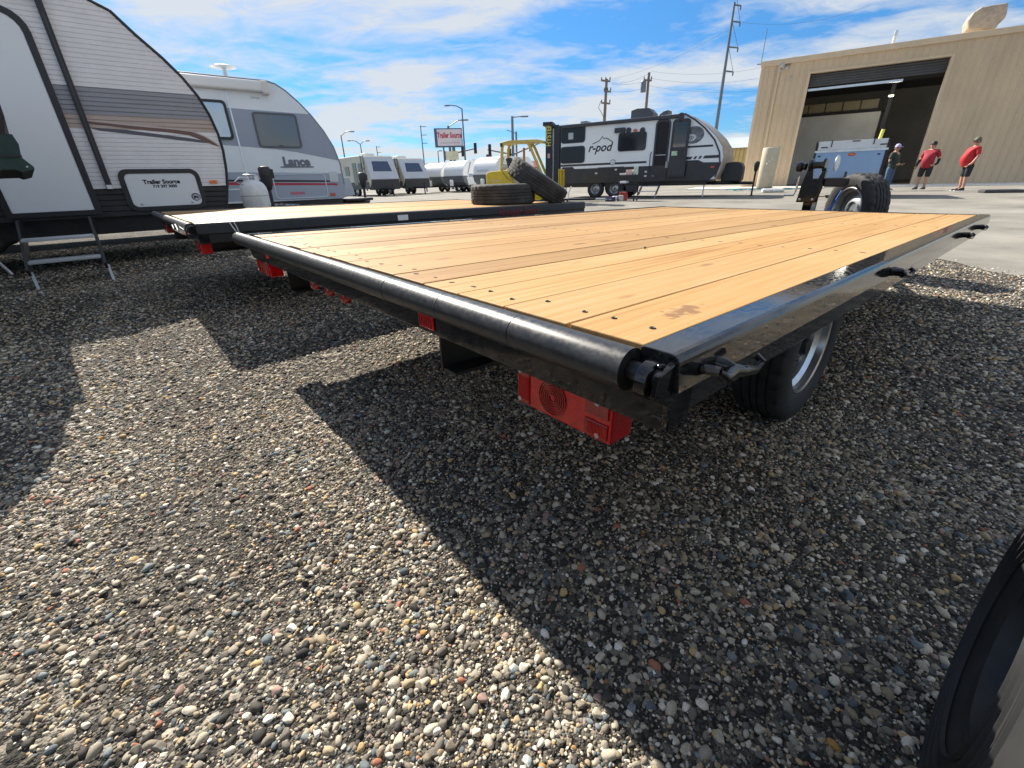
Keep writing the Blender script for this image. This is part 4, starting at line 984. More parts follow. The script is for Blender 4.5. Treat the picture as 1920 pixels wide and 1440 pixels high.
# awning and roof gear
MB().prism(rr(-.06, 2.86, .06, 3.0, .04), lambda a_, b_, t_: (t_, -.06 + a_, b_), a_r - .02, fp(1278, 214)[0]).build('awning_roll', M('awning_slate', (.045, .05, .065), .45), RP)
q0 = fp(1277, 218); MB().ab((q0[0] - .06, -.15, 2.66), (q0[0] + .12, .02, 3.03)).build('awning_end', PNV, RP, bev=.04)
MB().ab((a_r + .02, -.05, 1.3), (a_r + .10, .0, 2.8)).build('awning_arm', PWH, RP, bev=.01)
zr3 = ztp
def on_roof(x, y, d): return fa(x, y, PORG, d)
r0, r1 = on_roof(1188, 215, 1.2)[0], on_roof(1231, 215, 1.2)[0]
m_ = MB().prism([(r0, zr3 - .02), (r0, zr3 + .40), (r0 + .25, zr3 + .46), (r0 + .75, zr3 + .44), (r1 - .15, zr3 + .34), (r1 - .05, zr3 + .26), (r1 - .05, zr3 - .02)], lambda a_, b_, t_: (a_, t_, b_), .85, 1.6); m_.build('air_conditioner', M('ac_slate', (.035, .04, .05), .4), RP, bev=.02)
r0, r1 = on_roof(1238, 215, 1.2)[0], on_roof(1256, 215, 1.2)[0]
MB().prism([(r0, zr3 - .02), (r0 + .05, zr3 + .16), (r0 + .2, zr3 + .26), (r1, zr3 + .30), (r1, zr3 - .02)], lambda a_, b_, t_: (a_, t_, b_), .9, 1.5).build('roof_vent', M('ac_slate', 0), RP, bev=.01)
r0, r1 = on_roof(1092, 230, 1.2)[0], on_roof(1113, 230, 1.2)[0]
MB().prism([(r0, zr3 + .20), (r0 + .3, zr3 + .21), (r1, zr3 + .04), (r1, zr3 - .02), (r0 + .1, zr3 - .02)], lambda a_, b_, t_: (a_, t_, b_), .95, 1.45).build('roof_vent', M('vent_lid', (.10, .11, .13), .3), RP, bev=.01)
for k in range(3): MB().lathe([(.001, .16), (.05, .14), (.06, 0)], c=(a_r + .25 + k * .5, 1.2, zr3 - .01), n=12).build('roof_pipe', WHT, RP)
# running gear
MB().ab((a_r, .15, .46), (nose2[0][0] - .3, 2.3, zbt - .02)).build('chassis', BLKM, RP)
RIMD = M('spoke_rim', (.40, .41, .43), .35, .9, nz=(9, .5))
for x in (1115, 1151):
    aa = fp(x, 356)[0]
    for yy in (.13, 2.28): wheel(RP, 'wheel', (aa, yy, .375), (0, 0, rad(-90)), .375, .22, .21, 1, spokes=(yy < 1), rimmat=RIMD)
for aa in (a_r + .4, 4.5): MB().tube([(aa, .3, .5), (aa, .25, .02)], .03, 8).build('corner_jack', STEEL, RP)
for yy in (.5, 1.9): MB().tube([(nose2[0][0] - .3, yy, .52), (nose2[0][0] + 1.25, 1.2, .48)], .055, 4).build('tongue_beam', BLKM, RP)
tb0 = fa(1377, 320, PORG, 1.2)[0]
MB().prism(rr2(tb0 - .40, .56, tb0 + .34, 1.26, .26, .04), lambda a_, b_, t_: (a_, t_, b_), .8, 1.6).build('bottle_cover', M('cover_black', (.02, .024, .028), .4), RP, bev=.03)
ejack(RP, tb0 + .78, 1.2, 1.26)
for z, yy in ((.47, -.30), (.28, -.52)):
    s0 = fp(1206, 350)[0]; MB().ab((s0, yy - .12, z - .025), (s0 + .72, yy + .12, z)).build('step_tread', LADP, RP, bev=.005)
s0 = fp(1206, 350)[0]
for aa in (s0 - .01, s0 + .72):
    MB().prism([(.02, .62), (-.10, .62), (-.62, .20), (-.58, .14), (-.46, .14), (.02, .52)], lambda a_, b_, t_: (aa + t_, a_, b_), -.012, .012).build('step_stringer', PNV, RP)
    MB().box((aa - .02, -.60, .075), (.03, .03, .17), (rad(12), 0, 0)).build('step_leg', LADP, RP)
for (x, y) in ((1118, 325), (1211, 322), (1210, 330), (1223, 330), (1155, 318)):
    q0 = fp(x, y); MB().prism(rr(q0[0] - .05, q0[1] - .035, q0[0] + .05, q0[1] + .035, .015), fy, .012, .022).build('port_cover', M('port_pale', (.55, .62, .68), .4), RP)
q0 = fp(1336, 313); MB().prism(rr(q0[0] - .07, q0[1] - .03, q0[0] + .07, q0[1] + .03, .02), fy, .012, .03).build('marker_lamp', M('marker_red', 0), RP)

# --- tool cart and boxes by the steps
CT = gp(1176, 377); CT.z = .004
cart = thing('tool_cart', 'dark tool trolley piled with small boxes and rags by the caravan steps', 'trolley', CT, FROT)
for z in (.35, .62, .90): MB().ab((-.32, -.22, z - .02), (.32, .22, z)).build('tray', BLKM, cart, bev=.01)
for xx in (-.31, .31):
    for yy in (-.21, .21): MB().tube([(xx, yy, .05), (xx, yy, .92)], .016, 6).build('post', BLKM, cart)
    for yy in (-.18, .18): MB().lathe([(.001, -.015), (.05, -.015), (.05, .015), (.001, .015)], c=(xx, yy, .05), axis='x', n=14).build('castor', RUB, cart)
rc = random.Random(4)
def item(nm, lab, lo, hi, col, rough=.6):
    o = MB().ab(lo, hi).build(nm, M('cart_' + nm + lab[:9], col, rough, nz=(30, .3)), None, bev=.012)
    o.matrix_world = Matrix.Translation(CT) @ Matrix.Rotation(FROT, 4, 'Z'); o.location = CT; o.rotation_euler = (0, 0, FROT)
    return tag(o, lab, nm.replace('_', ' '))
item('carton', 'small pink and white carton on the trolley top', (-.10, -.12, .902), (.14, .10, 1.08), (.75, .50, .47))
item('box', 'pale green square box on the trolley top', (.19, -.1, .902), (.31, .08, 1.20), (.55, .66, .58))
item('paper_bundle', 'white crumpled paper bundle on the trolley top', (-.31, -.2, .902), (-.12, .02, .97), (.7, .72, .70))
item('cloth', 'white rag heap on the middle tray of the trolley', (-.28, -.2, .622), (-.02, .1, .70), (.72, .74, .78))
item('tool_case', 'black tool case on the lower tray of the trolley', (-.02, -.2, .352), (.28, .18, .56), (.02, .02, .03))
def gitem(nm, lab, px, py, d, col, rot=0, bev=.02):
    p = gp(px, py); o = MB().ab((-d[0] / 2, -d[1] / 2, 0), (d[0] / 2, d[1] / 2, d[2])).build(nm, M('it_' + nm + lab[:12], col, .6, nz=(14, .3)), None, bev=bev, loc=(p.x, p.y, .005), rot=(0, 0, FROT + rot))
    return tag(o, lab, nm.replace('_', ' '))
gitem('fuel_can', 'small red can on the ground below the trolley', 1168, 376, (.28, .22, .30), (.45, .05, .05))
gitem('carton', 'white carton with red print beside the red can', 1163, 377, (.22, .2, .20), (.68, .64, .62), .3)
gitem('cloth', 'lilac and white rags heaped beside the trolley', 1155, 376, (.34, .3, .16), (.50, .50, .62), .5, .06)
gitem('toolbox', 'dark blue toolbox on the asphalt near the trolley', 1144, 378, (.34, .22, .16), (.03, .03, .08))
# floor jack
fj = gp(1078, 378); FJ = thing('floor_jack', 'low trolley jack with white handle standing on the asphalt', 'jack', Vector((fj.x, fj.y, .005)), FROT)
MB().ab((-.5, -.15, .04), (1.6, .15, .12)).build('jack_frame', M('jack_silver', (.45, .47, .5), .4, .6), FJ, bev=.03)
MB().tube([(-.3, 0, .1), (-.28, 0, .35), (-.18, 0, .55)], .03, 8).build('jack_handle', WHT, FJ)
for xx in (-.42, 1.45): 
    for yy in (-.17, .17): MB().lathe([(.001, -.02), (.045, -.02), (.045, .02), (.001, .02)], c=(xx, yy, .045), axis='y', n=14).build('jack_wheel', BLKM, FJ)

# ================================================================ forklift
YEL = M('fork_yellow', (.62, .44, .03), .42, nz=(5, .18)); YELP = M('guard_yellow', (.60, .46, .12), .5, nz=(4, .15))
_d = ray(965, 383); FK0 = gp(977, 382.5)
FK = thing('forklift', 'yellow forklift with overhead guard and tall black mast', 'forklift', Vector((FK0.x, FK0.y, .004)), rad(-14)); FK.scale = (1.24, 1.05, .99)
fk = lambda a_, b_, t_: (a_, t_, b_)
MB().prism([(-.98, .34), (-.98, 1.06), (-.93, 1.16), (-.50, 1.20), (-.28, 1.16), (-.22, .9), (.1, .62), (.62, .60), (.62, .34)], fk, -.55, .55).build('body', YEL, FK, bev=.05)
MB().ab((-.99, -.52, .30), (-.35, .52, .55)).build('counterweight', YEL, FK, bev=.06)
m_ = MB().tube([(-.45, -.551, 1.14), (-.30, -.556, .92), (-.12, -.558, .78), (.2, -.556, .70), (.45, -.552, .69)], .008, 5); m_.build('panel_seam', BLKT, FK)
text('lettering', 'Hyster', .12, M('pale_print', (.55, .55, .5), .5), FK, (-.68, -.553, .86), RF, .001)
for yy in (-.46, .46):
    MB().tube([(-.50, yy, 1.15), (-.46, yy, 1.95), (-.40, yy, 2.10), (-.25, yy, 2.14)], .048, 8).build('guard_post', YELP, FK, smooth=True)
    MB().tube([(.72, yy, 1.05), (.38, yy, 1.95), (.28, yy, 2.12)], .042, 8).build('guard_post', YELP, FK, smooth=True)
MB().prism([(-.48, 2.06), (-.42, 2.13), (-.2, 2.17), (.6, 2.16), (.78, 2.11), (.78, 2.05), (.6, 2.09), (-.2, 2.10)], fk, -.50, .50).build('guard_roof', YELP, FK)
MB().ab((-.50, -.53, 1.98), (-.43, -.47, 2.10)).build('rear_lamp', TRIM, FK)
for yy in (-.44, .44): MB().sphere((-.42, yy * .92, 1.32), .11, 14, 10).build('work_lamp', M('lamp_pale', (.5, .48, .45), .3), FK, smooth=True)
seat = MB().ab((-.30, -.24, 1.0), (.12, .24, 1.14)); seat.box((-.30, 0, 1.36), (.14, .46, .56), (0, rad(-12), 0)); seat.build('seat', M('seat_dark', (.03, .032, .035), .6), FK, bev=.05)
MB().tube([(.55, 0, .62), (.42, 0, 1.15)], .03, 8).build('steering_column', TRIM, FK)
MB().lathe([(.165, -.012), (.18, 0), (.165, .012), (.15, 0)], axis='z', n=22, closed=True).build('steering_wheel', TRIM, FK, loc=(.40, 0, 1.18), rot=(0, rad(-25), 0), smooth=True)
MB().tube([(.1, .1, 1.0), (.1, .1, 1.95)], .035, 8).build('hydraulic_cylinder', M('orange_post', (.5, .25, .05), .5), FK)
MAST = M('mast_black', (.018, .020, .028), .45, nz=(6, .3))
for yy in (-.34, .22):
    MB().ab((.82, yy, .12), (1.00, yy + .13, 2.66)).build('mast_channel', MAST, FK, bev=.01)
    MB().ab((1.06, yy + .03, .2), (1.20, yy + .12, 2.60)).build('inner_mast', MAST, FK, bev=.01)
MB().tube([(1.03, -.12, .2), (1.03, -.12, 2.5)], .030, 10).build('lift_cylinder', STEEL, FK)
MB().ab((.74, -.36, 2.58), (1.02, .36, 2.70)).build('mast_tie', MAST, FK, bev=.01)
text('lettering', 'HYSTER', .20, M('yellow_print', (.6, .5, .08), .5), FK, (.915, -.343, 2.28), (rad(90), rad(-90), 0), .001, offset=.006)
MB().ab((.88, -.3445, 1.55), (.95, -.341, 1.70)).build('warning_sticker', M('pink_sticker', (.6, .35, .35), .5), FK)
fr = MB()
for k in range(7): fr.ab((1.24, -.50 + k * .16, .58), (1.28, -.47 + k * .16, 1.12))
fr.build('load_backrest', YEL, FK)
MB().ab((1.23, -.52, 1.12), (1.30, .52, 1.18)).build('backrest_bar', YEL, FK)
for yy in (-.50, .46): MB().ab((1.22, yy, .2), (1.30, yy + .05, 1.16)).build('backrest_side', YEL, FK)
for yy in (-.3, .2): MB().ab((1.28, yy, .10), (2.3, yy + .1, .15)).build('fork', BLKM, FK, bev=.008)
for xx, R_ in ((.62, .33), (-.62, .26)):
    for yy in (-.46, .46): wheel(FK, 'wheel', (xx, yy, R_), (0, 0, rad(90)), R_, .2, R_ * .55, -1, spokes=False, rimmat=YEL)
# ================================================================ workshop building
TAN = M('tan_metal', (.63, .48, .31), .5, nz=(.8, .10, (1, 1, .5)), bump=(5, .12, .02)); TANT = M('tan_trim', (.68, .52, .34), .5, nz=(2, .08)); TAND = M('tan_pale', (.52, .46, .34), .55, nz=(3, .1))
BD = thing('workshop_building', 'tan ribbed metal workshop with a tall open roll-up door', 'building', BORG, FROT)
fb = lambda x, y: fa(x, y, BORG)
HE = 6.32; XL, XR = -.30, 16.0
DX0, DX1, DZ = 2.16, 7.95, 5.70
def wall_panel(x0, x1, z0, z1):
    m_ = MB(); pr = []
    pitch = .305; x = math.floor(x0 / pitch) * pitch
    pts_ = [(x0, 0.0)]
    while x < x1:
        for dx, dy in ((.02, 0), (.045, .036), (.075, .036), (.10, 0)):
            xx = x + dx
            if x0 < xx < x1: pts_.append((xx, dy))
        x += pitch
    pts_.append((x1, 0.0))
    n_ = len(pts_)
    m_.add([(a, -d, z) for z in (z0, z1) for a, d in pts_], [(i, i + 1, n_ + i + 1, n_ + i) for i in range(n_ - 1)])
    return m_.build('wall_panel', TAN, BD)
x = XL
while x < DX0 - .2: wall_panel(x, min(x + .915, DX0 - .10), .05, HE); x += .915
x = DX0 - .10
while x < DX1 + .10: wall_panel(x, min(x + .915, DX1 + .10), DZ + .10, HE); x += .915
x = DX1 + .10
while x < XR: wall_panel(x, min(x + .915, XR), .05, HE); x += .915
MB().ab((XL - .04, .0, .0), (DX0 - .12, .03, .06)).build('base_trim', TANT, BD)
MB().ab((DX1 + .12, .0, .0), (XR, .03, .06)).build('base_trim', TANT, BD)
MB().ab((XL - .10, -.10, HE - .02), (XR + .1, .05, HE + .24)).build('eave_trim', TANT, BD, bev=.02)
MB().ab((XL - .05, -.045, .0), (XL + .10, .02, HE)).build('corner_trim', TANT, BD)
m_ = MB().ab((.52, -.13, .12), (.64, -.03, HE - .02)); m_.build('downspout', TANT, BD, bev=.015)
# door surround and roll-up curtain
MB().ab((DX0 - .12, -.04, 0), (DX0, .25, DZ)).build('door_jamb', TANT, BD)
MB().ab((DX1, -.04, 0), (DX1 + .12, .25, DZ)).build('door_jamb', TANT, BD)
MB().ab((DX0 - .12, -.04, DZ), (DX1 + .12, .25, DZ + .10)).build('door_head', TANT, BD)
CURT = M('door_curtain', (.07, .074, .08), .5, .2, nz=(2, .15))
for k in range(5): MB().prism([(0, 0), (.012, .02), (.03, .06), (.012, .10), (0, .118)], lambda a_, b_, t_: (t_, .30 - a_, DZ - .12 - k * .12 + b_), DX0 + .02, DX1 - .02).build('door_slat', CURT, BD)
MB().ab((DX0 + .02, .26, DZ - .80), (DX1 - 1.6, .34, DZ - .69)).build('door_bottom_bar', ALU, BD)
# interior shell
INT = M('inside_wall', (.62, .61, .57), .8, nz=(.7, .15)); IND = M('inside_dark', (.05, .05, .055), .85)
DEP = 14.0
MB().ab((XL + .02, DEP, 0), (XR, DEP + .1, HE)).build('back_wall', INT, BD)
MB().ab((XL - .02, .04, 0), (XL + .06, DEP, HE)).build('side_wall', INT, BD)
MB().ab((11.0, .04, 0), (11.1, DEP, HE)).build('side_wall', INT, BD)
MB().ab((XL - .1, .04, HE + .0), (XR, DEP + .2, HE + .12)).build('roof', TANT, BD)
MB().ab((XL, .05, .0), (XR, DEP, .012)).build('inside_floor', M('inside_floor', (.22, .21, .19), .6, nz=(.8, .2)), BD)
MB().ab((1.2, 6.0, 0), (6.2, 6.1, 4.1)).build('partition', INT, BD)
for yy in (3.0, 6.4, 10): MB().ab((XL, yy, HE - .65), (11, yy + .22, HE - .15)).build('rafter', IND, BD)
for k in range(5): MB().ab((1.3 + k * .95, 6.6, 4.35), (2.18 + k * .95, 6.62, 4.85)).build('skylight_pane', M('amber_pane', (.30, .25, .15), .5), BD)
MB().ab((.8, 6.55, 4.1), (6.4, 6.72, 4.3)).build('header_beam', IND, BD)
MB().ab((6.3, 5.0, 0), (6.5, 5.2, HE)).build('inside_post', IND, BD)
lp = MB().ab((6.15, 3.2, 4.58), (6.38, 3.4, 4.64)).build('high_bay_lamp', M('lamp_glow', (.9, .9, .75), .5, emit=('#fff6d0', 2.2)), BD)
li = bpy.data.lights.new('high_bay_light', 'POINT'); li.energy = 30; li.color = (1, .95, .82); li.shadow_soft_size = .3
lo_ = bpy.data.objects.new('high_bay_light', li); COL.objects.link(lo_); lo_.parent = BD; lo_.location = (6.28, 3.35, 4.45)
MB().ab((6.9, 4.2, 0), (7.6, 5.6, 2.1)).build('shelf_unit', M('shelf_dark', (.06, .05, .045), .7, nz=(5, .8)), BD)
MB().ab((2.4, 5.2, .25), (5.9, 5.5, .34)).build('inside_bench', M('bench_pale', (.5, .46, .36), .6), BD)
# roof gear, front fittings
cp = [fa(x, y, BORG, 1.3) for x, y in ((1814, 56), (1815, 38), (1826, 22), (1842, 12), (1893, 3), (1888, 30), (1872, 46), (1868, 54))]
q0, q1 = cp[0], cp[-1]
c = MB().prism(cp, lambda a_, b_, t_: (a_, t_, b_), 1.3, 2.5)
c.build('roof_cooler', M('cooler_tan', (.40, .35, .28), .75, nz=(5, .25)), BD, bev=.10, segs=3)
MB().ab((q0[0] + .15, 1.45, HE + .12), (q1[0] - .2, 2.3, HE + .32)).build('cooler_stand', ALU, BD)
q0 = fa(1675, 80, BORG, 1.0); MB().tube([(q0[0], 1.0, HE + .1), (q0[0], 1.0, HE + .75)], .07, 10).build('flue_pipe', WHT, BD)
MB().lathe([(.09, HE + .75), (.09, HE + .95), (.001, HE + .98)], c=(q0[0], 1.0, 0), n=12).build('flue_cap', ALU, BD)
q0 = fa(1491, 100, BORG, .5); MB().lathe([(.16, HE + .2), (.16, HE + .32), (.001, HE + .35)], c=(q0[0], .5, 0), n=14).build('roof_vent', BLKM, BD)
for (x, y, s) in ((1467, 123, .14), (1476, 128, .10), (1463, 133, .09), (1482, 147, .07)):
    q0 = fb(x, y); MB().sphere((q0[0], -.08, q0[1]), s, 10, 8).build('wall_lamp', M('lamp_pale', 0), BD, smooth=True)
for (x, y) in ((1466, 120),): 
    q0 = fb(x, y); MB().ab((q0[0] - .12, -.08, q0[1] - .1), (q0[0] + .45, -.03, q0[1] + .2)).build('lamp_plate', M('lamp_rust', (.26, .18, .15), .7), BD)
# bollard tank at the corner
tk0 = gp(1432, 354); TB = thing('standing_tank', 'tall cream steel cylinder standing at the workshop corner', 'tank', Vector((tk0.x, tk0.y, .06)), FROT)
MB().lathe([(.001, 0), (.40, 0), (.42, .03), (.42, 1.92), (.40, 1.98), (.36, 2.0), (.36, 1.96), (.001, 1.96)], n=32).build('cylinder', TAND, TB, smooth=True)
for k in range(3): MB().sphere((.15 + .1 * k - .2, -.42, 1.2 + .12 * k), .035, 8, 6).build('patch', STK, TB, smooth=True)
MB().ab((-.40, -.06, 1.98), (.40, .06, 2.02)).build('top_bar', M('lamp_rust', 0), TB)
# concrete apron
m_ = MB(); 
def bw(x, y, z): return tuple(BORG + FD * x + FN * (-y) * -1 * -1 + Vector((0, 0, z))) if False else tuple(BORG + FD * x - FN * y + Vector((0, 0, z)))
# FN points out of the front when negative y is outwards
sgn = 1 if (CPOS - BORG).dot(FN) > 0 else -1
def ap(x, d, z): return tuple(BORG + FD * x + FN * sgn * d + Vector((0, 0, z)))
CONC = M('concrete', (.76, .73, .66), .85, nz=(1.2, .14), bump=(40, .3, .003))
def slab(x0, x1, d0, d1, z):
    q = MB(); q.add([ap(x0, d0, .0), ap(x1, d0, .0), ap(x1, d1, .0), ap(x0, d1, .0), ap(x0, d0, z), ap(x1, d0, z), ap(x1, d1, z), ap(x0, d1, z)], [(0, 1, 2, 3), (4, 5, 6, 7), (0, 1, 5, 4), (1, 2, 6, 5), (2, 3, 7, 6), (3, 0, 4, 7)])
    return q
for k in range(6):
    o = slab(-3 + k * 3.2, -3 + k * 3.2 + 3.185, -.2, 3.1, .05).build('concrete_apron', CONC, bev=.01); tag(o, None, None, kind='structure')
# lower wing of the building behind the caravan nose
wp = gp(1383, 347); WG = thing('storage_shed', 'low ochre metal shed with pale roof beside the workshop', 'shed', Vector((wp.x + 1.2, wp.y + 3.0, 0)), FROT)
zsh = topz(Vector((wp.x + 1.2, wp.y + 3.0, 0)), 277)
OCH = M('ochre_metal', (.46, .35, .14), .6, nz=(2, .12))
m_ = MB(); n_ = 0
for k in range(26): m_.ab((-4.5 + k * .3, -.02, 0), (-4.5 + k * .3 + .27, .05, zsh))
m_.build('front_cladding', OCH, WG); MB().ab((-4.5, .05, 0), (3.3, 5, zsh)).build('wall', OCH, WG)
MB().prism([(-.4, zsh), (5.4, zsh), (2.5, zsh + .9)], lambda a_, b_, t_: (t_, a_, b_), -4.8, 3.6).build('roof', M('pale_roof', (.45, .52, .60), .4, nz=(1, .1)), WG)
MB().ab((1.0, -.06, 0), (1.9, -.02, 2.0)).build('red_rack', M('rack_red', (.40, .12, .08), .6, nz=(4, .5)), WG)

# ================================================================ box trailer in front of the door
bx0 = gp(1598, 371.5); BX = thing('utility_trailer', 'aluminium box trailer with pale lid parked before the open door', 'trailer', Vector((bx0.x, bx0.y, .004)), FROT)
fx2 = lambda x, y: fa(x, y, Vector((bx0.x, bx0.y, 0)))
p0, p1 = fx2(1527, 300), fx2(1657, 295); zt2, zl, zb2 = fx2(1600, 263)[1], fx2(1600, 282)[1], .62
ALU_SKY = M('alu_sky_tint', (.30, .42, .62), .28, .75, nz=(2, .06)); LID = M('lid_alu', (.66, .68, .69), .4, .3, nz=(3, .08))  # blue of the box sheet is the sky's reflection painted into the metal
MB().ab((p0[0], 0, zb2), (p1[0], 2.6, zl)).build('box_body', ALU_SKY, BX, bev=.01)
MB().ab((p0[0] + .03, -.01, zl + .03), (p1[0], 2.6, zt2)).build('box_lid', LID, BX, bev=.01)
MB().ab((p0[0] - .04, -.05, zl - .03), (p1[0] + .05, 0, zl + .03)).build('lid_rail', ALU, BX)
MB().ab((p1[0], -.03, zb2), (p1[0] + .05, 2.5, zt2)).build('side_frame', BLKM, BX)
MB().ab((p0[0] - .05, -.03, zb2), (p0[0], 2.5, zt2)).build('side_frame', BLKM, BX)
L_ = p1[0] - p0[0]
for (u, v, du, dv) in ((.06, .35, .10, .03), (.20, .40, .015, .20), (.50, .85, .11, .03), (.80, .50, .015, .20), (.90, .40, .12, .03)):
    MB().ab((p0[0] + u * L_, -.03, zl + v * (zt2 - zl)), (p0[0] + (u + du) * L_, -.012, zl + v * (zt2 - zl) + dv)).build('lid_slot', BLKT, BX)
q0 = fx2(1597, 289.5); MB().prism(ell(q0[0], q0[1], .10, .05, 20), fy, .001, .012).build('badge', M('badge_red', (.45, .05, .02), .4), BX)
MB().prism(ell(q0[0] + .0, q0[1], .07, .025, 20), fy, .012, .015).build('badge_core', M('badge_orange', (.7, .22, .06), .4), BX)
for u in (.06, .92): MB().ab((p0[0] + u * L_ - .04, -.012, zl - .16), (p0[0] + u * L_ + .04, -.001, zl - .12)).build('latch', BLKT, BX)
MB().ab((p0[0] + .1, .2, .40), (p1[0] - .1, 2.6, zb2)).build('under_frame', BLKM, BX)
for aa in (p0[0] - .02, p1[0] + .02): wheel(BX, 'wheel', (aa, 1.5, .33), None, .33, .2, .18, 1 if aa > 0 else -1, spokes=False)
for aa in (p0[0] + .4, p1[0] - .4): MB().tube([(aa, .3, .5), ((p0[0] + p1[0]) / 2, -1.1, .48)], .05, 4).build('tongue_beam', BLKM, BX)
MB().tube([((p0[0] + p1[0]) / 2, -1.0, .01), ((p0[0] + p1[0]) / 2, -1.0, .8)], .035, 10).build('tongue_jack', BLKM, BX)
MB().tube([(p1[0] - .15, 1.2, zt2), (p1[0] - .12, 1.2, zt2 + .32)], .05, 10).build('yellow_post', M('post_yellow', (.72, .66, .15), .5), BX)

# ================================================================ people
SKIN = M('skin', (.50, .28, .19), .55, nz=(20, .06)); CAPB = M('cap_dark', (.02, .022, .028), .7); CAPG = M('cap_olive', (.12, .12, .08), .7); CAPL = M('cap_lilac', (.48, .45, .68), .7)
SHR1 = M('shirt_red', (.52, .02, .025), .75, nz=(9, .25), bump=(14, .5, .01)); SHR2 = M('shirt_dark_red', (.33, .015, .03), .75, nz=(9, .25), bump=(14, .5, .01)); SHG = M('shirt_green', (.025, .04, .03), .8, nz=(9, .3)); SHO = M('shorts_dark', (.02, .021, .026), .8, nz=(8, .3)); JEAN = M('jeans', (.06, .11, .20), .85, nz=(12, .25)); SHOE = M('shoe_dark', (.025, .025, .028), .6); SOLE = M('sole_white', (.7, .7, .68), .6)
SLV = M('sleeve_black', (.02, .02, .024), .8)
def skinmesh(name, verts, edges, mat, parent, sub=2, root=0):
    me = bpy.data.meshes.new(name); me.from_pydata([v[:3] for v in verts], edges, [])
    me.materials.append(mat)
    o = put(name, me, parent)
    sk_ = o.modifiers.new('skin', 'SKIN'); sk_.use_smooth_shade = True
    me.skin_vertices[0].data
    for i, v in enumerate(verts):
        r = v[3]; d = me.skin_vertices[0].data[i]; d.radius = (r, r) if not isinstance(r, tuple) else r; d.use_root = (i == root)
    s_ = o.modifiers.new('sub', 'SUBSURF'); s_.levels = sub; s_.render_levels = sub
    return o
def person(label, P, rotz, shirt, legs, cap, pose, long_legs=False, sleeves=None):
    """local: faces -y, x to the figure's left hand side of the picture; height about 1.75"""
    pr = thing('person', label, 'person', P, rotz, 'people by the workshop door')
    la, ra = pose['arm_l'], pose['arm_r']     # lists of joints shoulder..hand
    f = pose.get('belly', .05)
    body = [(0, .02, .95, .13), (0, -f * .4, 1.12, .15), (0, .0, 1.30, .15), (0, .03, 1.44, .10), (0, .03, 1.50, .058), (0, .0, 1.60, .085), (0, -.01, 1.68, .088),      # 0-6
            (-.19, .03, 1.40, .065), (*la[0], .048), (*la[1], .036), (*la[2], .03),                                                             # 7-10
            (.19, .03, 1.40, .065), (*ra[0], .048), (*ra[1], .036), (*ra[2], .03),                                                              # 11-14
            (-.11, .02, .88, .095), (-.12, .0, .50, .062), (-.12, .02, .30, .058), (-.12, .03, .10, .038), (-.13, -.12, .045, .032),             # 15-19
            (.11, .02, .88, .095), (.12, .0, .50, .062), (.12, .02, .30, .058), (.12, .03, .10, .038), (.13, -.12, .045, .032)]                  # 20-24
    ed_ = [(0, 1), (1, 2), (2, 3), (3, 4), (4, 5), (5, 6), (3, 7), (7, 8), (8, 9), (9, 10), (3, 11), (11, 12), (12, 13), (13, 14), (0, 15), (15, 16), (16, 17), (17, 18), (18, 19), (0, 20), (20, 21), (21, 22), (22, 23), (23, 24)]
    b_ = skinmesh('body', body, ed_, SKIN, pr)
    # fingers
    for h, e in ((la[2], la[1]), (ra[2], ra[1])):
        h, e = Vector(h), Vector(e); d = (h - e).normalized(); s = d.cross(Vector((0, 1, 0))).normalized()
        m_ = MB()
        for k in range(4): m_.tube([h + s * (.014 * (k - 1.5)), h + d * .055 + s * (.015 * (k - 1.5)), h + d * (.085 - .006 * abs(k - 1.5)) + s * (.013 * (k - 1.5)) + Vector((0, -.018, 0))], [.010, .009, .007], 6)
        m_.tube([h + s * .025, h + d * .03 + s * .045, h + d * .055 + s * .048], [.011, .010, .008], 6)
        m_.build('hand', SKIN, pr, smooth=True)
    # shirt hangs over the waist
    sh = [(0, .015, .80, (.205, .15)), (0, -f * .3, .92, (.21, .16 + f * .4)), (0, -f * .6, 1.08, (.215, .165 + f)), (0, -f * .2, 1.24, (.20, .155 + f * .5)), (0, .02, 1.38, (.175, .125)), (0, .03, 1.47, (.085, .08)),
          (-.20, .03, 1.41, .085), tuple(Vector((-.20, .03, 1.41)).lerp(Vector(la[0]), .85)) + (.078,), (.20, .03, 1.41, .085), tuple(Vector((.20, .03, 1.41)).lerp(Vector(ra[0]), .85)) + (.078,)]
    skinmesh('shirt', sh, [(0, 1), (1, 2), (2, 3), (3, 4), (4, 5), (4, 6), (6, 7), (4, 8), (8, 9)], shirt, pr)
    if sleeves:
        for a in (la, ra):
            skinmesh('sleeve', [(*a[0], .062), (*Vector(a[0]).lerp(Vector(a[1]), .5), .05), (*a[1], .046), (*Vector(a[1]).lerp(Vector(a[2]), .8), .04)], [(0, 1), (1, 2), (2, 3)], sleeves, pr)
    kz = .08 if long_legs else .46
    for sx in (-1, 1):
        lg = [(sx * .10, .02, .95, .13), (sx * .115, .015, .75, .115), (sx * .122, .01, .55, .098), (sx * .122, .015, kz + .0, .090)]
        if long_legs: lg.insert(3, (sx * .122, .015, .30, .085))
        skinmesh('trouser_leg', lg, [(i, i + 1) for i in range(len(lg) - 1)], legs, pr)
        sx_ = sx * .128
        MB().prism([(-.20, 0), (.075, 0), (.08, .04), (.06, .11), (-.02, .11), (-.10, .065), (-.19, .05), (-.205, .02)], lambda a_, b_, t_: (sx_ + t_, a_, b_), -.046, .046).build('shoe', SHOE, pr, bev=.018)
        MB().ab((sx_ - .05, -.21, -.0), (sx_ + .05, .085, .018)).build('shoe_sole', SOLE, pr)
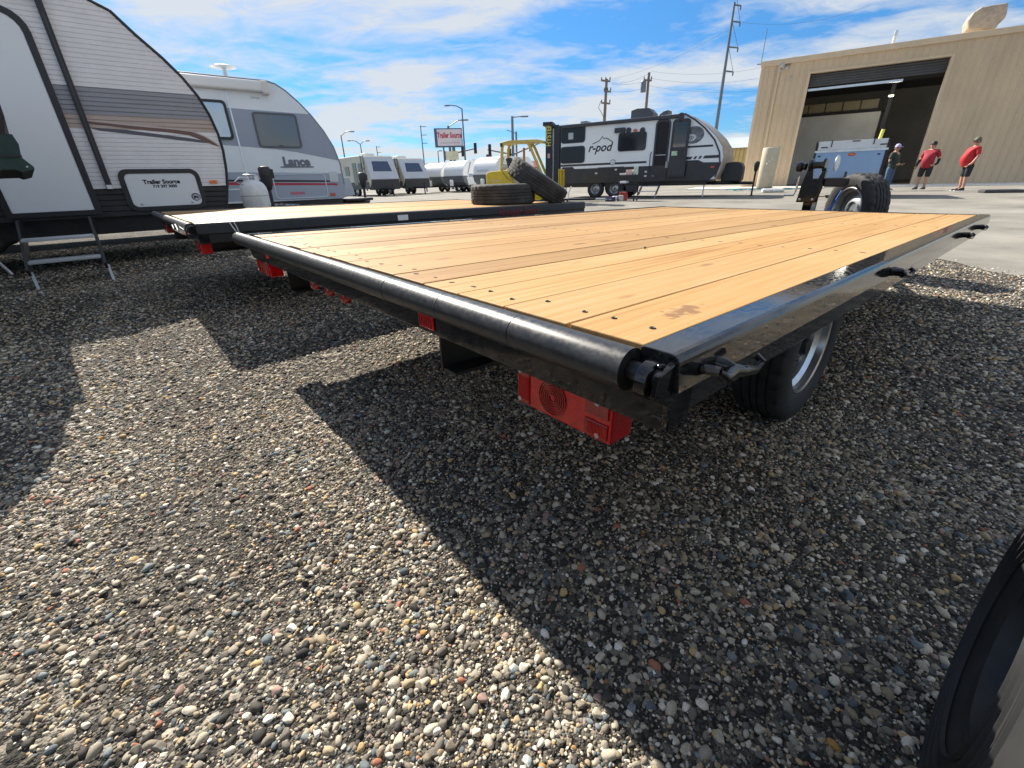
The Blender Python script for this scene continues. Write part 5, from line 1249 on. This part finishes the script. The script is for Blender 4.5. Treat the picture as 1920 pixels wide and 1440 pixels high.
    # head: face, ears, hair and cap
    m_ = MB().tube([(0, -.088, 1.645), (0, -.112, 1.615), (0, -.092, 1.605)], [.010, .017, .012], 8); m_.build('nose', SKIN, pr, smooth=True)
    for sx in (-1, 1):
        MB().sphere((sx * .034, -.082, 1.652), .011, 8, 6).build('eye', M('eye_dark', (.03, .02, .018), .3), pr, smooth=True)
        MB().sphere((sx * .088, .01, 1.635), .024, 8, 6, (.5, .9, 1.3)).build('ear', SKIN, pr, smooth=True)
    MB().ab((-.026, -.094, 1.568), (.026, -.080, 1.577)).build('mouth', M('lip', (.30, .11, .09), .5), pr)
    MB().lathe([(.092, -.07), (.094, -.03), (.08, .0)], c=(0, .022, 1.66), n=20).build('hair', M('hair_grey', (.14, .11, .09), .8, nz=(30, .3)), pr, smooth=True)
    c_ = MB().lathe([(.001, .125), (.05, .118), (.085, .085), (.104, .03), (.106, .0)], c=(0, .005, 1.665), n=24).build('cap', cap, pr, smooth=True)
    MB().prism([(-.085, -.07), (-.06, -.17), (0, -.195), (.06, -.17), (.085, -.07)], lambda a_, b_, t_: (a_, b_, 1.665 + t_ - (abs(b_) - .07) * .12), 0, .012).build('cap_brim', cap, c_)
    pr.scale = (.97, .97, .96)
    return pr
PA = gp(1797, 360.5); PB = gp(1722, 358); PC = gp(1659, 358)
lft = FROT + rad(-90)          # facing along the front, to the picture's left
person('man in bright red polo shirt and olive cap, hand in pocket', Vector((PA.x, PA.y, .05)), FROT + rad(-78), SHR1, SHO, CAPG,
       dict(belly=.12, arm_l=[(-.27, .08, 1.14), (-.26, -.06, .93), (-.17, -.12, .86)], arm_r=[(.27, .07, 1.14), (.27, -.04, .92), (.18, -.10, .86)]))
person('man in dark red shirt over black sleeves and navy cap', Vector((PB.x, PB.y, .05)), FROT + rad(-28), SHR2, SHO, CAPB,
       dict(belly=.10, arm_l=[(-.30, .06, 1.14), (-.34, -.02, .93), (-.31, -.08, .84)], arm_r=[(.31, .06, 1.14), (.33, -.06, .95), (.24, -.16, .92)]), sleeves=SLV)
person('person in lilac cap, dark shirt and blue jeans behind the box trailer', Vector((PC.x, PC.y, .03)), FROT + rad(60), SHG, JEAN, CAPL,
       dict(belly=.03, arm_l=[(-.28, .04, 1.14), (-.28, -.12, .95), (-.20, -.26, 1.0)], arm_r=[(.28, .04, 1.14), (.28, -.10, .95), (.2, -.25, 1.0)]), long_legs=True, sleeves=SHG)

# clutter in front of the workshop
HOS = M('hose_teal', (.12, .42, .46), .5)
hp = gp(1415, 358); m_ = MB(); pr_ = []
for k in range(60):
    u = k / 59; pr_.append((hp.x + 2.2 * (u - .5) + .5 * math.sin(u * 21), hp.y - 1.1 * (u - .5) + .35 * math.cos(u * 17), .075 + .02 * math.sin(k)))
m_.tube(pr_, .022, 6); tag(m_.build('garden_hose', HOS, None, smooth=True), 'teal hose lying in loops on the concrete by the tank', 'hose')
gitem('plastic_sheet', 'white crumpled plastic on the concrete near the door', 1448, 361, (.9, .5, .16), (.7, .7, .68), .2, .07)
gitem('drip_pan', 'flat dark pan on the kerb edge right of the red shirts', 1875, 361.5, (1.0, .55, .10), (.05, .05, .055), .1, .03)
# ================================================================ far side of the lot
def at(px, dist):
    hy = 337 - (px - 960) * .0344; d = ray(px, hy); d.z = 0; return d.normalized() * dist
def att(px, ytop, dist):                       # foot of an upright whose top shows at (px, ytop)
    hy = 337 - (px - 960) * .0344
    return at(px - (px - 985) * .000437 * (hy - ytop), dist)
def pxm(P):                                    # metres per pixel at P
    return (P - CPOS).dot(CF) / FPX
def slant_caravan(label, px, dist, rot, ht, side, front, lower):
    P = at(px, dist); r = thing('caravan', label, 'caravan', P, rad(rot), 'caravans on the far side of the lot')
    L_ = 5.6; w = 1.22
    side_p = [(0.35, .55), (0, .95), (0, 1.15), (.75, ht - .1), (.95, ht), (L_, ht), (L_, .55)]
    fx_ = lambda a_, b_, t_: (t_, a_, b_)
    MB().prism(side_p, fx_, -w, w).build('shell', side, r, bev=.03)
    MB().prism([(-.02, 1.20), (.02, 1.17), (.76, ht - .12), (.72, ht - .09)], fx_, -w + .06, w - .06).build('front_panel', front, r)
    sl = (.75) / (ht - 1.25)
    def fr_(u0, u1, x0, x1, nm, mt, t):
        z0, z1 = 1.2 + u0 * (ht - 1.3), 1.2 + u1 * (ht - 1.3); y = lambda z: (z - 1.15) * sl
        MB().add([(x0, y(z0) - t, z0), (x1, y(z0) - t, z0), (x1 - .12, y(z1) - t, z1), (x0 + .12, y(z1) - t, z1), (x0, y(z0) - t + .03, z0), (x1, y(z0) - t + .03, z0), (x1 - .12, y(z1) - t + .03, z1), (x0 + .12, y(z1) - t + .03, z1)], [(0, 1, 2, 3), (4, 5, 6, 7), (0, 1, 5, 4), (1, 2, 6, 5), (2, 3, 7, 6), (3, 0, 4, 7)]).build(nm, mt, r)
    fr_(.34, .80, -.78, .78, 'front_window', M('blue_glass', (.03, .06, .13), .08, coat=.5), .05)
    MB().ab((-w - .012, .3, .5), (w + .012, L_, 1.0)).build('lower_cladding', lower, r)
    MB().ab((-w + .05, -.05, .45), (w - .05, .5, 1.16)).build('front_cladding', lower, r, bev=.05)
    for (y0, y1, z0, z1) in ((1.2, 1.75, 1.45, 2.3), (2.1, 2.75, .75, 2.35), (3.4, 4.2, 1.5, 2.15)):
        MB().prism(rr(y0, z0, y1, z1, .07), fx_, -w - .03, -w - .005).build('side_window', DARKG, r)
    for yy in (.55, .95): MB().tube([(-w - .06, yy, 1.0), (-w - .06, yy + .1, ht)], .025, 6).build('ladder_rail', TRIM, r)
    for k in range(4): MB().tube([(-w - .06, .57, 1.25 + k * .35), (-w - .06, .99, 1.25 + k * .35)], .018, 6).build('ladder_rung', TRIM, r)
    MB().ab((-.4, 2.0, ht), (.4, 2.9, ht + .22)).build('air_conditioner', WHT, r, bev=.06)
    for xx in (-w + .12, w - .12):
        for yy in (2.6, 3.5): wheel(r, 'wheel', (xx, yy, .36), None, .36, .22, .2, 1, spokes=False)
    MB().tube([(-.6, .4, .5), (0, -1.2, .48)], .06, 4).build('tongue_beam', BLKM, r); MB().tube([(.6, .4, .5), (0, -1.2, .48)], .06, 4).build('tongue_beam', BLKM, r)
    MB().tube([(0, -1.0, .0), (0, -1.0, .9)], .05, 8).build('tongue_jack', BLKM, r)
    return r
BEI = M('beige_side', (.50, .48, .40), .4, nz=(1, .1)); SLV_ = M('silver_front', (.52, .55, .60), .35, nz=(1, .06)); DKL = M('dark_lower', (.03, .032, .036), .5)
slant_caravan('beige caravan with slanted grey front, blue window and ladder, behind the grey caravan', 724, 38, 42, 2.82, BEI, SLV_, DKL)
slant_caravan('beige caravan with slanted grey front standing next to the round white caravans', 783, 40.5, 42, 2.72, BEI, SLV_, DKL)
def round_caravan(label, px, dist, rot, ht, bluish):
    P = at(px, dist); r = thing('caravan', label, 'caravan', P, rad(rot), 'caravans on the far side of the lot')
    w = 1.15; L_ = 5.2; fx_ = lambda a_, b_, t_: (t_, a_, b_)
    pr = [(.55, .55), (.18, .8), (.02, 1.2), (.04, 1.6), (.2, ht - .45), (.5, ht - .15), (.95, ht), (L_ - .9, ht), (L_ - .2, ht - .4), (L_, 1.4), (L_ - .2, .55)]
    MB().prism(pr, fx_, -w, w).build('shell', M('round_white', (.78, .79, .80), .3, nz=(1, .03)), r, smooth=50, bev=.05)
    MB().prism([(.53, .54), (.16, .8), (.0, 1.2), (-.005, 1.28), (.6, 1.28), (.6, .54)], fx_, -w - .005, w + .005).build('front_cladding', M('round_dark', (.10, .115, .14), .4), r)
    MB().prism([(.7, 1.18), (L_ - .3, 1.18), (L_ - .2, 1.42), (.7, 1.42)], fx_, w, w + .012).build('side_stripe', M('round_grey', (.26, .30, .36), .4), r)
    MB().prism([(.62, .60), (L_ - .4, .60), (L_ - .3, 1.18), (.45, 1.18)], fx_, w, w + .010).build('side_panel', M('round_pale', (.62, .66, .70), .4), r)
    MB().prism([(.55, 1.42), (.66, 1.42), (1.1, ht - .15), (.95, ht - .12)], fx_, w, w + .012).build('side_stripe', MATS['round_grey'], r)
    for (y0, y1) in ((1.5, 2.2), (3.2, 3.75)): MB().prism(rr(y0, 1.52, y1, 1.95, .05), fx_, w, w + .03).build('side_window', DARKG, r)
    MB().ab((-.3, 2.2, ht), (.3, 2.9, ht + .14)).build('roof_vent', WHT, r, bev=.04)
    MB().ab((-w + .1, .5, .42), (w - .1, L_ - .3, .55)).build('chassis', BLKM, r)
    for xx in (-w + .1, w - .1):
        for yy in (2.3, 3.1): wheel(r, 'wheel', (xx, yy, .34), None, .34, .2, .19, 1, spokes=False)
    MB().tube([(-.5, .6, .48), (0, -1.0, .46)], .05, 4).build('tongue_beam', BLKM, r); MB().tube([(.5, .6, .48), (0, -1.0, .46)], .05, 4).build('tongue_beam', BLKM, r)
    MB().lathe([(.001, .5), (.15, .5), (.16, .9), (.1, 1.0), (.001, 1.0)], c=(0, -.2, 0), n=14).build('gas_bottle', WHT, r)
    if bluish: text('lettering', 'PASSPORT', .26, M('round_grey', 0), r, (-.1, -.02, 1.52), RF, .002)
    return r
round_caravan('white rounded caravan half hidden behind the slanted beige caravan', 810, 44, -36, 2.42, False)
round_caravan('white rounded caravan with two side windows, middle of the round ones', 850, 41, -38, 2.44, False)
round_caravan('white rounded caravan with grey lettering across its brow, behind the forklift', 908, 37, -38, 2.50, True)

POLE = M('pole_grey', (.16, .19, .23), .5, .3); POLED = M('pole_dark', (.10, .13, .16), .5); WOODP = M('pole_wood', (.20, .15, .12), .85, nz=(2, .2))
def street_lamp(label, px, dist, ytop, arms, nm='street_lamp'):
    P = att(px, ytop, dist); h = topz(P, ytop); r = thing(nm, label, 'street lamp', P, (0, 0, 0), 'street lamps along the road')
    k = pxm(P)
    MB().tube([(0, 0, 0), (0, 0, h)], .11, 8, r2=.06).build('pole', POLED, r)
    for (dx, dy) in arms:
        ex_, ez_ = dx * k, -dy * k
        pts_ = [(0, 0, h - .05), (ex_ * .35, 0, h + ez_ * .75), (ex_ * .7, 0, h + ez_), (ex_ * .9, 0, h + ez_ * .95)]
        a_ = MB().tube(pts_, .045, 6).build('arm', POLED, r)
        MB().box((ex_ * .95, 0, h + ez_ * .92), (max(.5, abs(ex_) * .22), .26, .12)).build('lamp_head', POLE, r, bev=.04)
    return r
street_lamp('single arm street lamp rising behind the grey caravan nose', 641, 62, 254, [(22, -6)])
street_lamp('twin arm street lamp behind the beige caravans', 677, 70, 270, [(-20, -6), (15, -5)])
street_lamp('tall street lamp with long curved arm beside the sign board', 868, 52, 203, [(-27, -5)])
street_lamp('short lamp post in front of the sign board', 822, 75, 283, [(5, 0)])
def plain_pole(label, px, dist, ytop, r0=.10):
    P = att(px, ytop, dist); h = topz(P, ytop); r = thing('pole', label, 'pole', P)
    MB().tube([(0, 0, 0), (0, 0, h)], r0, 8, r2=r0 * .6).build('shaft', POLED, r)
    for k in range(3): MB().box((.25, 0, h * (.98 - k * .12)), (.5, .05, .05)).build('step_bracket', POLED, r)
    return r
plain_pole('slim dark pole with small brackets left of the sign board', 790, 48, 235, .07)
plain_pole('short slim pole behind the beige caravans', 707, 66, 274, .08)
# traffic signals
def signal(label, px, dist, ytop, arm, arm_y, heads, lamp=None):
    P = att(px, ytop, dist); h = topz(P, ytop); r = thing('traffic_signal', label, 'traffic signal', P); k = pxm(P)
    MB().tube([(0, 0, 0), (0, 0, h)], .19, 10, r2=.13).build('pole', POLE, r)
    za = topz(P, arm_y)
    for a in arm: MB().tube([(0, 0, za), (a[0] * k, 0, za - a[1] * k)], .09, 8, r2=.06).build('mast_arm', POLE, r)
    for hx_, hy_ in heads:
        hd = MB().ab((hx_ * k - .17, -.24, za - hy_ * k - .55), (hx_ * k + .17, -.05, za - hy_ * k + .55)).build('signal_head', TRIM, r, bev=.03)
        for j in range(3): MB().lathe([(.001, -.02), (.12, -.02), (.12, .0)], c=(hx_ * k, -.24, za - hy_ * k + .34 - .34 * j), axis='y', n=12).build('signal_lens', BLKT, hd)
    if lamp:
        MB().tube([(0, 0, h - .1), (lamp[0] * k * .6, 0, h - lamp[1] * k), (lamp[0] * k, 0, h - lamp[1] * k)], .05, 6).build('lamp_arm', POLE, r)
        MB().box((lamp[0] * k, 0, h - lamp[1] * k), (.8, .3, .12)).build('lamp_head', POLE, r)
    return r
signal('traffic signal with short arm behind the sign board', 842, 58, 236, [(48, -8)], 289, [(23, -4), (46, -8)], (30, -8))
signal('traffic signal post with thick pole and lamp right of the sign', 962, 56, 218, [(-46, -9), (48, -17)], 290, [(-42, -9), (-6, -1), (32, -13)], (22, 1))
pp = att(969, 247, 64); PL = thing('pole', 'grey post standing close behind the thick signal pole', 'pole', pp); MB().tube([(0, 0, 0), (0, 0, topz(pp, 247))], .12, 8).build('shaft', POLE, PL); MB().tube([(0, 0, topz(pp, 247) - .2), (-1.2, 0, topz(pp, 243))], .04, 6).build('arm', POLE, PL)
# big sign
sp_ = att(842, 258, 50); SG = thing('sign', 'large sign board with red lettering and a cream letter board below', 'sign', sp_, rad(10)); k = pxm(sp_)
z1, z0 = topz(sp_, 241), topz(sp_, 276); hw = 24.5 * k
MB().ab((-hw, -.35, z0), (hw, .35, z1)).build('cabinet', M('sign_navy', (.05, .09, .18), .5), SG, bev=.02)
MB().ab((-hw + .25, -.40, z0 + .1), (hw - .08, -.352, z1 - .1)).build('face', M('sign_face', (.62, .55, .57), .5, nz=(1, .06)), SG)
text('lettering', 'Trailer Source', .66, M('sign_red', (.42, .02, .06), .5), SG, (.1, -.41, (z0 + z1) / 2 + .18), RF, .004, sx=.62, offset=.02)
text('lettering', 'family owned rv and trailer sales', .16, M('sign_grey', (.35, .32, .36), .5), SG, (.1, -.41, (z0 + z1) / 2 - .45), RF, .003, sx=.9)
for xx in (-.55, .45): MB().tube([(xx, 0, 0), (xx, 0, z0 + .1)], .16 if xx > 0 else .08, 8).build('post', POLE, SG)
y1, y0 = topz(sp_, 284), topz(sp_, 300)
MB().ab((-.42, -.45, y0), (.85, -.2, y1)).build('letter_board', M('board_cream', (.60, .56, .40), .5, nz=(2, .15)), SG)
MB().ab((-.62, -.42, y0 - .02), (-.42, -.2, y1 + .02)).build('board_side', M('sign_navy', 0), SG)
bp_ = at(919, 58); BN = thing('sign', 'small dark banner sign with red field above the caravans', 'sign', bp_); k = pxm(bp_)
b1_, b0_ = topz(bp_, 289.5), topz(bp_, 308)
MB().ab((-5 * k, -.06, b0_), (5 * k, .06, b1_)).build('panel', M('banner_dark', (.05, .04, .06), .6), BN); MB().ab((-3.4 * k, -.075, b0_ + .45 * (b1_ - b0_)), (4.2 * k, -.061, b1_ - .15)).build('field', M('banner_red', (.40, .06, .08), .6), BN)
MB().tube([(0, 0, 0), (0, 0, b0_ + .1)], .08, 6).build('post', POLE, BN)
# low buildings and more far caravans
def shed(label, px0, px1, dist, ytop, wall, roof, dep=9):
    A, B = at(px0, dist), at(px1, dist); c = (A + B) / 2; w_ = (B - A).length; a_ = math.atan2((B - A).y, (B - A).x)
    r = thing('building', label, 'building', c, a_); h = topz(c, ytop)
    MB().ab((-w_ / 2, 0, 0), (w_ / 2, dep, h * .72)).build('wall', wall, r)
    MB().prism([(-.3, h * .70), (dep * .5, h), (dep + .3, h * .70)], lambda p, q, t: (t, p, q), -w_ / 2 - .2, w_ / 2 + .2).build('roof', roof, r)
    for k in range(max(2, int(w_ / 3))):
        x_ = -w_ / 2 + (k + .5) * w_ / max(2, int(w_ / 3)); MB().ab((x_ - .5, -.04, h * .25), (x_ + .5, -.01, h * .52)).build('window', DARKG, r)
    return r
RROOF = M('roof_maroon', (.24, .035, .05), .6); GWALL = M('far_wall', (.42, .40, .38), .7); GROOF = M('roof_slate', (.16, .18, .22), .6)
shed('long low building with maroon roof far behind the round caravans', 868, 1010, 105, 302, GWALL, RROOF)
shed('low grey roofed building far behind the sign posts', 770, 852, 110, 304, GWALL, GROOF)
shed('pale low building far beyond the grey caravan', 560, 700, 130, 322, GWALL, M('roof_white', (.6, .6, .6), .5))

# power poles and wires
def power_pole(label, px, dist, ytop, arms, transformer=False):
    P = att(px, ytop, dist); h = topz(P, ytop); r = thing('power_pole', label, 'power pole', P, (0, 0, 0), 'wooden power poles'); k = pxm(P)
    MB().tube([(0, 0, 0), (0, 0, h)], .20, 10, r2=.13).build('pole', WOODP, r)
    for (ya, x0, x1) in arms:
        z = topz(P, ya); ar = MB().box(((x0 + x1) / 2 * k, -.15, z), ((x1 - x0) * k, .12, .14), (0, rad(6), 0)).build('crossarm', WOODP, r)
        for u in (.05, .5, .95): MB().lathe([(.05, 0), (.07, .12), (.04, .25), (.001, .28)], c=((x0 + (x1 - x0) * u) * k, -.15, z + .06), n=8).build('insulator', POLED, ar)
    if transformer: MB().lathe([(.001, 0), (.28, 0), (.28, .9), (.2, 1.0), (.001, 1.0)], c=(-.5, -.1, topz(P, 173)), n=14).build('transformer', POLE, r)
    return r, P, h
r1, P1, h1 = power_pole('wooden power pole with three crossarms behind the roof vent', 1140, 52, 148, [(152, -10, 6), (172, -4, 8), (194, -8, 8)])
MB().tube([(-.5, -.2, topz(P1, 190)), (-.7, -.2, topz(P1, 202)), (-.3, -.2, topz(P1, 214)), (-.1, -.2, topz(P1, 222))], .03, 5).build('loose_cable', POLED, r1)
r2_, P2, h2 = power_pole('wooden power pole carrying a transformer behind the air conditioner', 1220, 56, 136, [(151, -9, 5)], True)
P3 = att(1386, 4, 50); h3 = topz(P3, 4); SP = thing('power_pole', 'tall slim steel power pole with triangular side arms', 'power pole', P3, (0, 0, 0)); k = pxm(P3)
MB().tube([(0, 0, 0), (0, 0, h3)], .20, 10, r2=.08).build('pole', POLED, SP)
for (ya, dx) in ((9, 10), (40, 13), (88, 16), (133, 14)):
    z = topz(P3, ya); ar = MB().tube([(0, 0, z), (dx * k, -.1, z - .1)], .06, 6).build('side_arm', POLED, SP)
    if ya > 10: MB().tube([(dx * k, -.1, z - .1), (.05, 0, z + 1.7)], .02, 5).build('brace', POLED, ar)
    MB().lathe([(.05, 0), (.07, -.15), (.04, -.3)], c=(dx * k, -.1, z - .1), n=8).build('insulator', POLED, ar)
def wire(label, A, B, sag=.8, rd=.008):
    A, B = Vector(A), Vector(B); pts_ = [A.lerp(B, i / 14) - Vector((0, 0, sag * 4 * (i / 14) * (1 - i / 14))) for i in range(15)]
    tag(MB().tube(pts_, rd, 4).build('power_line', POLED, None), label, 'cable', 'power lines overhead')
def ptop(px, dist, y): P = att(px, y, dist); return P + Vector((0, 0, topz(P, y)))
wire('power line rising from the three-armed wooden pole to the steel pole', ptop(1146, 52, 149), ptop(1380, 50, 50), .5)
wire('top power line between the two wooden poles', ptop(1150, 52, 156), ptop(1224, 56, 135), .3)
wire('top power line from the transformer pole towards the workshop', ptop(1224, 56, 134), ptop(1430, 62, 127), .4)
wire('middle power line between the two wooden poles', ptop(1150, 52, 158), ptop(1224, 56, 148), .2)
wire('middle power line from the transformer pole towards the workshop', ptop(1224, 56, 147), ptop(1424, 60, 147), .4)
wire('lowest power line between the two wooden poles', ptop(1150, 52, 172), ptop(1224, 56, 160), .2)
wire('lowest power line from the transformer pole towards the workshop', ptop(1224, 56, 162), ptop(1424, 60, 170), .3)
wire('thin power line running from the steel pole over the workshop roof', ptop(1398, 50, 42), ptop(1640, 60, 10), .6)
P4 = fa(1427, 120, BORG, .6)
MB().tube([(P4[0], .6, HE + .2), (P4[0], .6, HE + 1.9)], .018, 6).build('aerial', POLE, BD)
MB().tube([(P4[0] - .2, .6, HE + .25), (P4[0] + .2, .6, HE + .25)], .03, 6).build('aerial_bracket', POLE, BD)
